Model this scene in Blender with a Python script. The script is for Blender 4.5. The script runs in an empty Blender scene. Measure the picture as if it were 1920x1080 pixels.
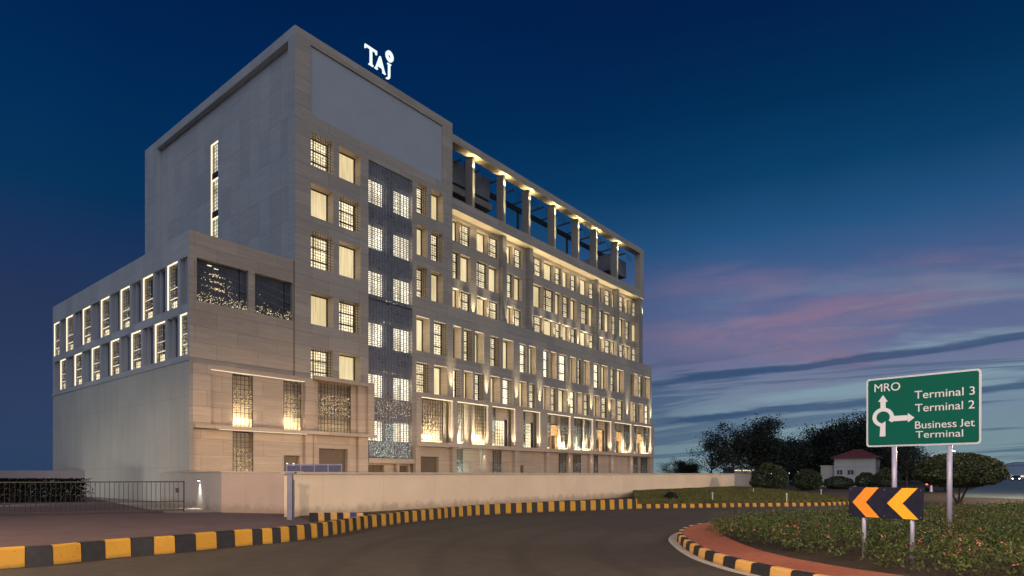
import bpy, math, random
import numpy as np
from mathutils import Vector, Matrix
R = random.Random(7)
C = bpy.context.scene.collection
rad = math.radians
# ------------------------------------------------------------------ camera
F = 1149.0; HY = 889.5; EYE = 1.7
cam_d = bpy.data.cameras.new('camera'); cam = bpy.data.objects.new('camera', cam_d); C.objects.link(cam)
cam.location = (0, 0, EYE); cam.rotation_euler = (rad(90), 0, 0)
cam_d.sensor_width = 36; cam_d.lens = F/1920*36; cam_d.shift_y = (HY-540)/1920
cam_d.clip_start = 0.1; cam_d.clip_end = 5000
bpy.context.scene.camera = cam
vs = bpy.context.scene.view_settings
vs.view_transform = 'Standard'; vs.look = 'None'; vs.gamma = 1; vs.exposure = 0
sc = bpy.context.scene
sc.cycles.use_denoising = True
sc.cycles.max_bounces = 5; sc.cycles.diffuse_bounces = 3; sc.cycles.glossy_bounces = 3
sc.cycles.sample_clamp_indirect = 3.0; sc.cycles.sample_clamp_direct = 0
sc.cycles.caustics_reflective = False; sc.cycles.caustics_refractive = False

def S(r, g, b):
    f = lambda c: (c/255/12.92) if c/255 <= .04045 else ((c/255+.055)/1.055)**2.4
    return (f(r), f(g), f(b), 1)

# ------------------------------------------------------------------ node helper
class NT:
    def __init__(s, nt): s.nt = nt; nt.nodes.clear()
    def n(s, t, **k):
        o = s.nt.nodes.new(t)
        for a, b in k.items(): setattr(o, a, b)
        return o
    def l(s, a, b): s.nt.links.new(a, b)
    def put(s, sock, v):
        if isinstance(v, bpy.types.NodeSocket): s.l(v, sock)
        else: sock.default_value = v
    def math(s, op, a, b=0.0, c=0.0, clamp=False):
        m = s.n('ShaderNodeMath', operation=op, use_clamp=clamp)
        s.put(m.inputs[0], a); s.put(m.inputs[1], b); s.put(m.inputs[2], c)
        return m.outputs[0]
    def mix(s, f, a, b, mode='MIX'):
        m = s.n('ShaderNodeMix', data_type='RGBA', blend_type=mode)
        s.put(m.inputs[0], f); s.put(m.inputs[6], a); s.put(m.inputs[7], b)
        return m.outputs[2]
    def ramp(s, f, stops, interp='LINEAR'):
        r = s.n('ShaderNodeValToRGB'); r.color_ramp.interpolation = interp
        e = r.color_ramp.elements
        while len(e) < len(stops): e.new(.5)
        for x, (p, c) in zip(e, stops):
            x.position = p; x.color = c if len(c) == 4 else (*c, 1)
        s.l(f, r.inputs[0]); return r.outputs[0]
    def step(s, f, a, b):
        m = s.n('ShaderNodeMapRange', interpolation_type='SMOOTHSTEP')
        s.put(m.inputs[0], f); m.inputs[1].default_value = a; m.inputs[2].default_value = b
        return m.outputs[0]
    def noise(s, vec, scale, detail=3, rough=.55, dist=0):
        n = s.n('ShaderNodeTexNoise'); s.l(vec, n.inputs['Vector'])
        n.inputs['Scale'].default_value = scale; n.inputs['Detail'].default_value = detail
        n.inputs['Roughness'].default_value = rough; n.inputs['Distortion'].default_value = dist
        return n.outputs['Fac']
    def comb(s, x, y, z=0.0):
        c = s.n('ShaderNodeCombineXYZ'); s.put(c.inputs[0], x); s.put(c.inputs[1], y); s.put(c.inputs[2], z); return c.outputs[0]
    def sep(s, v):
        c = s.n('ShaderNodeSeparateXYZ'); s.l(v, c.inputs[0]); return c.outputs

# ------------------------------------------------------------------ sky (dusk, no direct sun left)
W = bpy.data.worlds.new('World'); sc.world = W; W.use_nodes = True
t = NT(W.node_tree)
tc = t.n('ShaderNodeTexCoord'); x, y, z = t.sep(tc.outputs['Generated'])
zc = t.math('MAXIMUM', z, 0.0)
right = t.ramp(zc, [(0, S(126,150,154)), (.05, S(118,144,154)), (.11, S(114,134,156)), (.17, S(104,112,148)), (.26, S(76,98,142)),
                    (.34, S(38,84,130)), (.41, S(12,64,106)), (.49, S(3,47,87)), (.58, S(2,34,78)), (.72, S(1,22,60))])
left = t.ramp(zc, [(0, S(44,66,98)), (.1, S(46,62,96)), (.22, S(40,56,92)), (.30, S(26,52,92)), (.36, S(8,52,92)), (.44, S(3,46,90)),
                   (.52, S(1,38,84)), (.62, S(1,30,74)), (.8, S(1,20,58))])
sky = t.mix(t.step(x, -.38, .42), left, right)
# pink lit veils low on the right
el = t.math('DIVIDE', z, t.math('MAXIMUM', y, .25))
el = t.math('SUBTRACT', el, t.math('MULTIPLY', x, .13))
n1 = t.noise(t.comb(t.math('MULTIPLY', x, 1.6), t.math('MULTIPLY', el, 6.5), 3.0), 1.25, 6, .52, .7)
veil = t.math('MULTIPLY', t.step(n1, .42, .66), t.math('MULTIPLY', t.step(z, .09, .17), t.step(z, .36, .22)))
veil = t.math('MULTIPLY', veil, t.step(x, .05, .4))
n5 = t.noise(t.comb(t.math('MULTIPLY', x, 7.0), t.math('MULTIPLY', el, 26.0), 11.0), 1.0, 7, .6, .8)
veil = t.math('MULTIPLY', veil, t.math('ADD', t.math('MULTIPLY', t.step(n5, .36, .62), .75), .35), clamp=True)
sky = t.mix(t.math('MULTIPLY', veil, .6), sky, S(146,116,138))
n3 = t.noise(t.comb(t.math('MULTIPLY', x, 2.2), t.math('MULTIPLY', el, 15.0), 8.0), 1.3, 7, .58, .5)
lt = t.math('MULTIPLY', t.step(n3, .5, .68), t.math('MULTIPLY', t.step(z, .03, .08), t.step(z, .30, .17)))
lt = t.math('MULTIPLY', lt, t.step(x, .1, .5))
sky = t.mix(t.math('MULTIPLY', lt, .7), sky, S(132,160,172))
# dark slate cloud bars near the horizon
n2 = t.noise(t.comb(t.math('MULTIPLY', x, 1.9), t.math('MULTIPLY', el, 34.0), 1.3), 1.1, 7, .6, .5)
bars = t.math('MULTIPLY', t.step(n2, .49, .57), t.math('MULTIPLY', t.step(z, .0, .03), t.step(z, .20, .15)))
bars = t.math('MULTIPLY', bars, t.step(x, .02, .2))
sky = t.mix(t.math('MULTIPLY', bars, .6), sky, S(58,84,118))
e2 = t.math('SUBTRACT', z, t.math('MULTIPLY', t.math('SUBTRACT', x, .35), .075))
wob = t.math('ADD', t.math('MULTIPLY', t.math('SUBTRACT', n3, .5), .035), t.math('MULTIPLY', t.math('SUBTRACT', n5, .5), .016))
e2 = t.math('ADD', e2, wob)
for c0, w0 in ((.152, .009), (.092, .010)):
    b = t.math('MULTIPLY', t.step(t.math('ABSOLUTE', t.math('SUBTRACT', e2, c0)), w0, w0*.35), t.step(x, .08, .3))
    sky = t.mix(t.math('MULTIPLY', b, .75), sky, S(44,74,110))
n4 = t.noise(tc.outputs['Generated'], 2.3, 4, .5)
sky = t.mix(1.0, sky, t.ramp(n4, [(.3, (.86,.88,.9)), (.7, (1.12,1.1,1.08))]), 'MULTIPLY')
# the brighter afterglow stands behind the camera
glow = t.math('MULTIPLY', t.step(y, .05, -.75), t.step(z, -.05, .12))
sky = t.mix(glow, sky, (.66, .73, .90, 1))
bg = t.n('ShaderNodeBackground'); t.l(sky, bg.inputs[0]); bg.inputs[1].default_value = 1.0
out = t.n('ShaderNodeOutputWorld'); t.l(bg.outputs[0], out.inputs[0])

# ------------------------------------------------------------------ materials
def mat(name, col, rough=.7, metal=0, noise=None, bump=None, emit=None, estr=0, spec=None):
    m = bpy.data.materials.new(name); m.use_nodes = True; t = NT(m.node_tree)
    p = t.n('ShaderNodeBsdfPrincipled'); o = t.n('ShaderNodeOutputMaterial'); t.l(p.outputs[0], o.inputs[0])
    p.inputs['Roughness'].default_value = rough; p.inputs['Metallic'].default_value = metal
    if spec is not None: p.inputs['Specular IOR Level'].default_value = spec
    col = (*col[:3], 1)
    tc = t.n('ShaderNodeTexCoord')
    if noise:
        sc_, amt = noise[:2]
        f = t.noise(tc.outputs['Object'], sc_, 6, .6)
        a = tuple(c*(1-amt) for c in col[:3])+(1,); b = tuple(min(1, c*(1+amt)) for c in col[:3])+(1,)
        t.l(t.ramp(f, [(.25, a), (.75, b)]), p.inputs['Base Color'])
    else: p.inputs['Base Color'].default_value = col
    if bump:
        f = t.noise(tc.outputs['Object'], bump[0], 5, .6)
        b = t.n('ShaderNodeBump'); b.inputs['Strength'].default_value = bump[1]; b.inputs['Distance'].default_value = bump[2]
        t.l(f, b.inputs['Height']); t.l(b.outputs[0], p.inputs['Normal'])
    if emit: p.inputs['Emission Color'].default_value = (*emit[:3], 1); p.inputs['Emission Strength'].default_value = estr
    return m

def stone(name, base, vein=.22, pw=2.6, ph=.95, joint=.55, off=.5):
    m = bpy.data.materials.new(name); m.use_nodes = True; t = NT(m.node_tree)
    p = t.n('ShaderNodeBsdfPrincipled'); o = t.n('ShaderNodeOutputMaterial'); t.l(p.outputs[0], o.inputs[0])
    p.inputs['Roughness'].default_value = .62
    tc = t.n('ShaderNodeTexCoord'); x, y, z = t.sep(tc.outputs['Object'])
    h = t.math('ADD', x, y)
    v = t.comb(h, z, 0.0)
    br = t.n('ShaderNodeTexBrick'); t.l(v, br.inputs['Vector']); br.offset = off
    br.inputs['Scale'].default_value = 1; br.inputs['Brick Width'].default_value = pw; br.inputs['Row Height'].default_value = ph
    br.inputs['Mortar Size'].default_value = .011; br.inputs['Mortar Smooth'].default_value = .2; br.inputs['Bias'].default_value = 0
    br.inputs['Color1'].default_value = (.90, .90, .90, 1); br.inputs['Color2'].default_value = (1.08, 1.08, 1.08, 1)
    br.inputs['Mortar'].default_value = (joint, joint, joint, 1)
    vn = t.noise(t.comb(t.math('MULTIPLY', h, .35), t.math('MULTIPLY', z, 5.5), 0.0), 1.0, 7, .62, .6)
    fn = t.noise(t.comb(h, t.math('MULTIPLY', z, 14.0), 2.0), 2.2, 4, .6)
    bn = t.noise(v, .16, 3, .5)
    k = lambda f, a: t.ramp(f, [(.3, (1-a,)*3), (.7, (1+a,)*3)])
    c = t.mix(1.0, (*base, 1), br.outputs['Color'], 'MULTIPLY')
    c = t.mix(1.0, c, k(vn, vein), 'MULTIPLY'); c = t.mix(1.0, c, k(fn, vein*.45), 'MULTIPLY')
    c = t.mix(1.0, c, t.ramp(bn, [(.3, (.93,.95,.98)), (.7, (1.06,1.03,1.0))]), 'MULTIPLY')
    # a few thin dark veins
    dv = t.step(t.math('ABSOLUTE', t.math('SUBTRACT', vn, .5)), .014, .0)
    c = t.mix(t.math('MULTIPLY', dv, .30), c, (base[0]*.45, base[1]*.42, base[2]*.4, 1))
    t.l(c, p.inputs['Base Color'])
    b = t.n('ShaderNodeBump'); b.inputs['Strength'].default_value = .25; b.inputs['Distance'].default_value = .01
    t.l(t.math('ADD', fn, t.math('MULTIPLY', br.outputs['Fac'], -1.5)), b.inputs['Height']); t.l(b.outputs[0], p.inputs['Normal'])
    return m

def emis(name, col, strength, kind=None, k=(6, .3)):
    m = bpy.data.materials.new(name); m.use_nodes = True; t = NT(m.node_tree)
    p = t.n('ShaderNodeBsdfPrincipled'); o = t.n('ShaderNodeOutputMaterial'); t.l(p.outputs[0], o.inputs[0])
    p.inputs['Base Color'].default_value = (.2, .18, .15, 1); p.inputs['Roughness'].default_value = .6
    p.inputs['Emission Strength'].default_value = strength
    tc = t.n('ShaderNodeTexCoord'); x, y, z = t.sep(tc.outputs['Object'])
    col = (*col, 1)
    if kind == 'curtain':
        h = t.math('ADD', x, y)
        f = t.noise(t.comb(t.math('MULTIPLY', h, 9.0), t.math('MULTIPLY', z, .25), 0.0), 1.0, 4, .7)
        g = t.noise(t.comb(t.math('MULTIPLY', h, .35), t.math('MULTIPLY', z, .31), 5.0), 1.0, 1)
        c = t.mix(1.0, col, t.ramp(f, [(.28, (.62,.58,.5)), (.72, (1.2,1.2,1.15))]), 'MULTIPLY')
        c = t.mix(1.0, c, t.ramp(g, [(.3, (.8,.78,.72)), (.7, (1.15,1.15,1.18))]), 'MULTIPLY')
        t.l(c, p.inputs['Emission Color'])
    elif kind == 'room':
        h = t.math('ADD', x, y)
        f = t.noise(t.comb(t.math('MULTIPLY', h, k[0]), t.math('MULTIPLY', z, k[0]), 0.0), 1.0, 3, .6)
        g = t.noise(t.comb(t.math('MULTIPLY', h, .6), t.math('MULTIPLY', z, .5), 5.0), 1.0, 2)
        c = t.mix(1.0, col, t.ramp(f, [(.3, (1-k[1],)*3), (.7, (1+k[1],)*3)]), 'MULTIPLY')
        c = t.mix(1.0, c, t.ramp(g, [(.35, (.7,.66,.6)), (.65, (1.2,1.2,1.25))]), 'MULTIPLY')
        t.l(c, p.inputs['Emission Color'])
    else: p.inputs['Emission Color'].default_value = col
    return m

M = {}
M['stone'] = stone('beige_stone', (.475, .39, .305), .10)
M['stone_lamplit'] = stone('lamp_tinted_stone', (.46, .36, .27), .11)  # lower storeys: warm lamp light put into the stone colour
M['stone_skylit'] = stone('sky_tinted_stone', (.365, .38, .395), .10, 1.45, 2.4, .58, 0.0)  # side faces: blue sky light put into the stone colour
M['render'] = mat('smooth_render', (.45, .45, .465), .8, noise=(.5, .06), bump=(30, .1, .01))
M['plaster'] = mat('lime_plaster', (.33, .325, .30), .85, noise=(.25, .12), bump=(20, .15, .01))
M['roof'] = mat('roof_felt', (.12, .12, .12), .9, noise=(.6, .2))
M['bronze'] = mat('dark_bronze', (.045, .042, .045), .4, .6)
M['jali'] = mat('jali_metal', (.085, .075, .065), .5, .3, noise=(4, .3))
M['jali_dark'] = mat('jali_blue_grey', (.29, .285, .305), .6, .0, noise=(2, .25))
M['backing'] = mat('screen_backing', (.17, .17, .185), .7, noise=(.8, .3))
M['glass_dark'] = mat('dark_glass', (.012, .018, .03), .08, 0, spec=.8)
M['glass_grey'] = mat('reflecting_glass', (.085, .09, .10), .35, 0, noise=(.7, .5), spec=.6)
M['glass_blue'] = mat('sky_tinted_glass', (.030, .042, .085), .2, 0, noise=(.5, .4), spec=.7)  # blue of the reflected dusk sky put into the glass colour
M['curtain'] = emis('lit_curtain', (.86, .70, .40), .95, 'curtain')
M['curtain_hot'] = emis('lit_blind', (1.0, .86, .52), .95, 'curtain')
M['pane'] = emis('lit_room', (.97, .82, .50), 1.3, 'room', (5, .5))
M['pane_hot'] = emis('lit_stair', (1.0, .91, .66), 2.3, 'room', (3, .25))
M['slot_room'] = emis('slot_room', (.80, .78, .55), .95, 'room', (1.6, .7))
M['vision'] = emis('vision_glow', (.85, .97, .9), 1.6)
M['amber'] = emis('amber_room', (.95, .50, .13), .85, 'room', (2, .6))
M['led'] = emis('led_strip', (1.0, .84, .55), 1.5)
M['led_soft'] = emis('led_cove', (1.0, .82, .6), 1.0)
M['spark'] = emis('glint_specks', (1.0, .76, .42), 1.5)  # glowing specks painted in for glints on the lit metal
M['glint_w'] = emis('glint_specks_white', (.72, 1.0, .90), 1.2)
M['jamb_fill'] = emis('jamb_fill_glow', (1.0, .82, .54), 15.0)
M['jamb_fill_dim'] = emis('jamb_fill_glow_dim', (1.0, .82, .54), 4)
M['sign_white'] = emis('sign_letters', (.85, 1.0, 1.0), 1.05)
M['lamp_white'] = emis('lamp_white', (.85, .95, 1.0), 9)
M['added_lamp_warm'] = emis('added_lamp_warm', (1.0, .78, .45), 10)
M['door'] = mat('brown_door', (.13, .085, .05), .5, noise=(1.5, .2))
M['shutter'] = mat('roller_shutter', (.12, .085, .052), .5, noise=(1, .1))
M['wall_cream_plain'] = mat('cream_wall', (.80, .655, .49), .85, noise=(.35, .06), bump=(14, .2, .01))
M['coping'] = mat('coping_stone', (.50, .43, .35), .8, noise=(1.5, .12))
M['wall_pink'] = mat('pinkish_wall', (.47, .36, .30), .85, noise=(.5, .1))
M['wall_grey'] = mat('grey_wall', (.40, .375, .345), .85, noise=(.4, .12))
M['steel'] = mat('galvanised_steel', (.22, .22, .30), .45, .6, noise=(3, .15))
M['post_grey'] = mat('post_paint', (.46, .46, .66), .4, .2, noise=(5, .08))
M['black'] = mat('black_paint', (.012, .013, .018), .5)
M['iron'] = mat('brown_iron', (.035, .025, .022), .5, .3)
M['k_black'] = mat('kerb_black', (.014, .016, .022), .6, noise=(9, .5), bump=(25, .3, .01))
M['k_maroon'] = mat('kerb_maroon', (.035, .016, .012), .65, noise=(9, .4))
M['k_blue'] = mat('kerb_blue', (.03, .05, .22), .6, noise=(9, .4))
def yellow(name, c):
    m = bpy.data.materials.new(name); m.use_nodes = True; t = NT(m.node_tree)
    p = t.n('ShaderNodeBsdfPrincipled'); o = t.n('ShaderNodeOutputMaterial'); t.l(p.outputs[0], o.inputs[0])
    p.inputs['Roughness'].default_value = .6
    tc = t.n('ShaderNodeTexCoord')
    a = t.noise(tc.outputs['Object'], 3, 6, .7); b = t.noise(tc.outputs['Object'], 22, 4, .7)
    col = t.mix(t.math('MULTIPLY', t.step(a, .5, .75), .35), (*c, 1), (c[0]*.75, c[1]*.5, c[2]*.5, 1))
    col = t.mix(t.step(b, .62, .68), col, (.10, .075, .06, 1))
    zz_ = t.sep(tc.outputs['Object'])[2]
    col = t.mix(t.math('MULTIPLY', t.step(t.math('ADD', zz_, t.math('MULTIPLY', a, .12)), .15, .04), .6), col, (.09, .06, .035, 1))
    t.l(col, p.inputs['Base Color'])
    bp = t.n('ShaderNodeBump'); bp.inputs['Strength'].default_value = .3; bp.inputs['Distance'].default_value = .01
    t.l(b, bp.inputs['Height']); t.l(bp.outputs[0], p.inputs['Normal']); return m
M['k_yellow'] = yellow('kerb_yellow', (.54, .285, .025))
M['k_orange'] = yellow('kerb_pale_yellow', (.68, .39, .12))
M['gutter'] = mat('gutter_concrete', (.42, .38, .34), .8, noise=(3, .2))
M['leaf_dark'] = mat('leaf_dark', (.011, .018, .011), .7, noise=(.8, .5))
M['leaf_mid'] = mat('leaf_mid', (.030, .046, .014), .6, noise=(1.2, .45))
M['bark'] = mat('bark', (.05, .038, .028), .9, noise=(6, .4), bump=(10, .6, .03))
M['sign_green'] = mat('sign_green', (.0, .108, .085), .7, noise=(.8, .08), spec=.15)
M['sign_trim'] = mat('sign_white_trim', (.52, .58, .74), .4)
M['sign_letter'] = mat('sign_white_letter', (.66, .72, .86), .4)
M['sign_navy'] = mat('sign_navy', (.010, .012, .036), .5, noise=(7, .6), spec=.2)
M['chev_orange'] = mat('chevron_orange', (.95, .30, .02), .4, noise=(3, .12))
M['chev_yellow'] = mat('chevron_yellow', (.98, .46, .02), .4, noise=(3, .12))
M['house'] = mat('house_render', (.30, .32, .35), .85, noise=(.4, .1))
M['tile'] = mat('maroon_tile', (.14, .03, .035), .7, noise=(2, .3), bump=(6, .5, .05))
M['hangar'] = mat('hangar_panel', (.20, .25, .33), .6, noise=(.1, .1))
M['teal'] = emis('teal_lit_glass', (.10, .42, .46), .55, 'room', (.6, .6))
M['paint_white'] = mat('white_paint', (.55, .57, .55), .7, noise=(2, .3))
M['car_dark'] = mat('car_paint_dark', (.03, .04, .06), .25, .3)
M['car_light'] = mat('car_paint_silver', (.4, .42, .45), .25, .4)
M['tyre'] = mat('tyre_rubber', (.02, .02, .02), .8)
M['tail'] = emis('tail_light', (1.0, .05, .02), 8)
M['head'] = emis('head_light', (1.0, .9, .7), 14)
M['pink'] = mat('pink_petals', (.80, .22, .24), .6, noise=(2, .4))
M['deck'] = mat('terrace_slab', (.3, .26, .22), .8, noise=(.6, .1))
M['fin'] = stone('fin_stone', (.30, .265, .23), .12, 4, 2.2, .8)
M['balu'] = mat('glass_balustrade', (.02, .10, .13), .1, 0, spec=.6)

def wall_mat(name, c, step=3.2):
    m = bpy.data.materials.new(name); m.use_nodes = True; t = NT(m.node_tree)
    p = t.n('ShaderNodeBsdfPrincipled'); o = t.n('ShaderNodeOutputMaterial'); t.l(p.outputs[0], o.inputs[0]); p.inputs['Roughness'].default_value = .85
    tc = t.n('ShaderNodeTexCoord'); x, y, z = t.sep(tc.outputs['Object'])
    big = t.noise(tc.outputs['Object'], .5, 5, .6); fine = t.noise(tc.outputs['Object'], 14, 4, .6)
    col = t.mix(1.0, (*c, 1), t.ramp(big, [(.3, (.92,.91,.90)), (.7, (1.05,1.05,1.05))]), 'MULTIPLY')
    j = t.math('ABSOLUTE', t.math('SUBTRACT', t.math('FRACT', t.math('DIVIDE', x, step)), .5))
    col = t.mix(t.math('MULTIPLY', t.step(j, .004, .001), .45), col, (c[0]*.5, c[1]*.48, c[2]*.46, 1))
    dn = t.noise(t.comb(t.math('MULTIPLY', x, 1.2), 0.0, z), 2.0, 5, .7)
    dirt = t.math('MULTIPLY', t.step(t.math('ADD', z, t.math('MULTIPLY', dn, -.9)), .05, -.42), .55)
    col = t.mix(dirt, col, (.20, .145, .10, 1))
    dr = t.noise(t.comb(t.math('MULTIPLY', x, 5.0), 0.0, t.math('MULTIPLY', z, .35)), 1.0, 5, .7)
    drip = t.math('MULTIPLY', t.step(dr, .60, .74), t.step(z, .7, 1.65))
    col = t.mix(t.math('MULTIPLY', drip, .30), col, (c[0]*.55, c[1]*.5, c[2]*.45, 1))
    t.l(col, p.inputs['Base Color'])
    b = t.n('ShaderNodeBump'); b.inputs['Strength'].default_value = .25; b.inputs['Distance'].default_value = .01
    t.l(fine, b.inputs['Height']); t.l(b.outputs[0], p.inputs['Normal']); M[name] = m
def plaster():
    m = bpy.data.materials.new('plaster'); m.use_nodes = True; t = NT(m.node_tree)
    p = t.n('ShaderNodeBsdfPrincipled'); o = t.n('ShaderNodeOutputMaterial'); t.l(p.outputs[0], o.inputs[0]); p.inputs['Roughness'].default_value = .85
    tc = t.n('ShaderNodeTexCoord'); x, y, z = t.sep(tc.outputs['Object']); h = t.math('ADD', x, y)
    a = t.noise(t.comb(t.math('MULTIPLY', h, 1.6), t.math('MULTIPLY', z, .12)), 1.0, 6, .65); b = t.noise(tc.outputs['Object'], .22, 4, .55)
    c = t.mix(1.0, (.36, .355, .325, 1), t.ramp(a, [(.3, (.90,.90,.91)), (.7, (1.07,1.07,1.06))]), 'MULTIPLY')
    c = t.mix(1.0, c, t.ramp(b, [(.3, (.90,.91,.92)), (.7, (1.08,1.07,1.05))]), 'MULTIPLY')
    st = t.math('MULTIPLY', t.step(a, .60, .72), t.step(z, 5.0, 8.4)); c = t.mix(t.math('MULTIPLY', st, .25), c, (.2, .19, .17, 1))
    jz = t.math('ABSOLUTE', t.math('SUBTRACT', t.math('FRACT', t.math('DIVIDE', z, 4.2)), .5))
    c = t.mix(t.math('MULTIPLY', t.step(jz, .005, .002), .4), c, (.17, .165, .15, 1))
    t.l(c, p.inputs['Base Color']); M['plaster'] = m
plaster()
wall_mat('wall_cream', (.80, .655, .49)); wall_mat('wall_shaded', (.19, .165, .18), 3.6); wall_mat('wall_pink', (.47, .36, .30), 2.6); wall_mat('wall_grey', (.40, .375, .345), 4.1)  # the rear yard wall is a pinkish copy with shade put into its colour
# ------------------------------------------------------------------ mesh builder
class MB:
    def __init__(s): s.v = []; s.f = []; s.m = []; s.mats = []
    def mi(s, m):
        if m not in s.mats: s.mats.append(m)
        return s.mats.index(m)
    def poly(s, pts, m):
        i = len(s.v); s.v += [tuple(p) for p in pts]; s.f.append(tuple(range(i, i+len(pts)))); s.m.append(s.mi(m))
    def box(s, a, b, m, T=None):
        (x0, y0, z0), (x1, y1, z1) = a, b
        P = [(x0,y0,z0),(x1,y0,z0),(x1,y1,z0),(x0,y1,z0),(x0,y0,z1),(x1,y0,z1),(x1,y1,z1),(x0,y1,z1)]
        if T: P = [T(*p) for p in P]
        i = len(s.v); s.v += P; k = s.mi(m)
        for q in ((0,3,2,1),(4,5,6,7),(0,1,5,4),(1,2,6,5),(2,3,7,6),(3,0,4,7)):
            s.f.append(tuple(i+j for j in q)); s.m.append(k)
    def tube(s, p, q, r0, r1, m, n=8, cap=True):
        p, q = Vector(p), Vector(q); d = (q-p).normalized()
        a = d.orthogonal().normalized(); b = d.cross(a); i = len(s.v); k = s.mi(m)
        for c, r in ((p, r0), (q, r1)):
            for j in range(n):
                w = 2*math.pi*j/n; s.v.append(tuple(c+a*math.cos(w)*r+b*math.sin(w)*r))
        for j in range(n):
            s.f.append((i+j, i+(j+1) % n, i+n+(j+1) % n, i+n+j)); s.m.append(k)
        if cap:
            s.f.append(tuple(i+n-1-j for j in range(n))); s.m.append(k)
            s.f.append(tuple(i+n+j for j in range(n))); s.m.append(k)
    def prism(s, pts, T, d0, d1, m, side=None):
        """outline (a,b) extruded from d0 to d1, mapped by T(a,b,d)"""
        i = len(s.v); n = len(pts); k = s.mi(m); ks = s.mi(side or m)
        for d in (d0, d1):
            for a, b in pts: s.v.append(T(a, b, d))
        s.f.append(tuple(i+j for j in range(n))); s.m.append(k)
        s.f.append(tuple(i+n+n-1-j for j in range(n))); s.m.append(k)
        for j in range(n):
            s.f.append((i+j, i+(j+1) % n, i+n+(j+1) % n, i+n+j)); s.m.append(ks)
    def build(s, name, parent=None, smooth=False):
        me = bpy.data.meshes.new(name); me.from_pydata(s.v, [], s.f)
        for m in s.mats: me.materials.append(M[m])
        me.polygons.foreach_set('material_index', s.m)
        if smooth: me.polygons.foreach_set('use_smooth', [True]*len(s.f))
        me.update()
        o = bpy.data.objects.new(name, me); C.objects.link(o)
        if parent: o.parent = parent
        return o
def tag(o, label=None, cat=None, group=None, kind=None):
    for k, v in (('label', label), ('category', cat), ('group', group), ('kind', kind)):
        if v: o[k] = v
    return o
def empty(name, loc=(0,0,0), rz=0):
    o = bpy.data.objects.new(name, None); C.objects.link(o); o.location = loc; o.rotation_euler = (0,0,rz)
    o.empty_display_size = .3; return o
def copy_tree(o, parent=None):
    c = o.copy(); C.objects.link(c)
    if parent: c.parent = parent
    for ch in list(o.children): copy_tree(ch, c)
    return c
def quads_mesh(name, P, mats, mi=None, parent=None):
    """P: (n,4,3) array of separate quads"""
    n = len(P); me = bpy.data.meshes.new(name)
    me.vertices.add(n*4); me.vertices.foreach_set('co', P.reshape(-1).astype(np.float32))
    me.loops.add(n*4); me.loops.foreach_set('vertex_index', np.arange(n*4, dtype=np.int32))
    me.polygons.add(n); me.polygons.foreach_set('loop_start', np.arange(0, n*4, 4, dtype=np.int32))
    me.polygons.foreach_set('loop_total', np.full(n, 4, dtype=np.int32))
    for m in mats: me.materials.append(M[m])
    if mi is not None: me.polygons.foreach_set('material_index', mi.astype(np.int32))
    me.update(calc_edges=True)
    o = bpy.data.objects.new(name, me); C.objects.link(o)
    if parent: o.parent = parent
    return o
LK = 7.0
def spot(name, loc, aim, energy, size, col=(1, .82, .55), blend=.8, parent=None, r=.04):
    d = bpy.data.lights.new(name, 'SPOT'); d.energy = energy*LK; d.spot_size = rad(size); d.spot_blend = blend
    d.color = col; d.shadow_soft_size = r
    o = bpy.data.objects.new(name, d); C.objects.link(o)
    o.location = loc; o.rotation_euler = (Vector(aim)-Vector(loc)).to_track_quat('-Z', 'Y').to_euler()
    if parent: o.parent = parent
    return o
AK = 1.9
def area(name, loc, aim, size, energy, col, parent):
    d = bpy.data.lights.new(name, 'AREA'); d.shape = 'RECTANGLE'; d.size, d.size_y = size; d.energy = energy; d.color = col; d.spread = rad(130)
    o = bpy.data.objects.new(name, d); C.objects.link(o); o.location = loc
    o.rotation_euler = (Vector(aim)-Vector(loc)).to_track_quat('-Z', 'Y').to_euler(); o.parent = parent
    return o
def G(px, py, z=0):            # where the ray through a photograph point meets height z
    Y = (EYE-z)*F/(py-HY); return Vector(((px-960)/F*Y, Y, z))
def P3(px, py, Y): return Vector(((px-960)/F*Y, Y, EYE+(HY-py)/F*Y))

# ------------------------------------------------------------------ building frame
_a = (1897-960)/F; _n = math.hypot(_a, 1); cs, sn = _a/_n, 1/_n
CY = 41.0; CX = (553-960)/F*CY
def U(px, v=0):
    k = (px-960)/F; return (k*(CY+cs*v)-CX+sn*v)/(cs-sn*k)
def VV(px, u=0):
    k = (px-960)/F; return (CX+u*cs-k*(CY+u*sn))/(sn+k*cs)
def Z(px, py, v=0, u=None):
    if u is None: u = U(px, v)
    return EYE+(HY-py)/F*(CY+u*sn+v*cs)
def BW(u, v, z): return Vector((CX+u*cs-v*sn, CY+u*sn+v*cs, z))
hotel = empty('hotel_building', (CX, CY, 0), math.atan2(sn, cs))
tag(hotel, 'long beige stone hotel block at dusk with lit windows, jali screens and open roof terrace', 'building')

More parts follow.
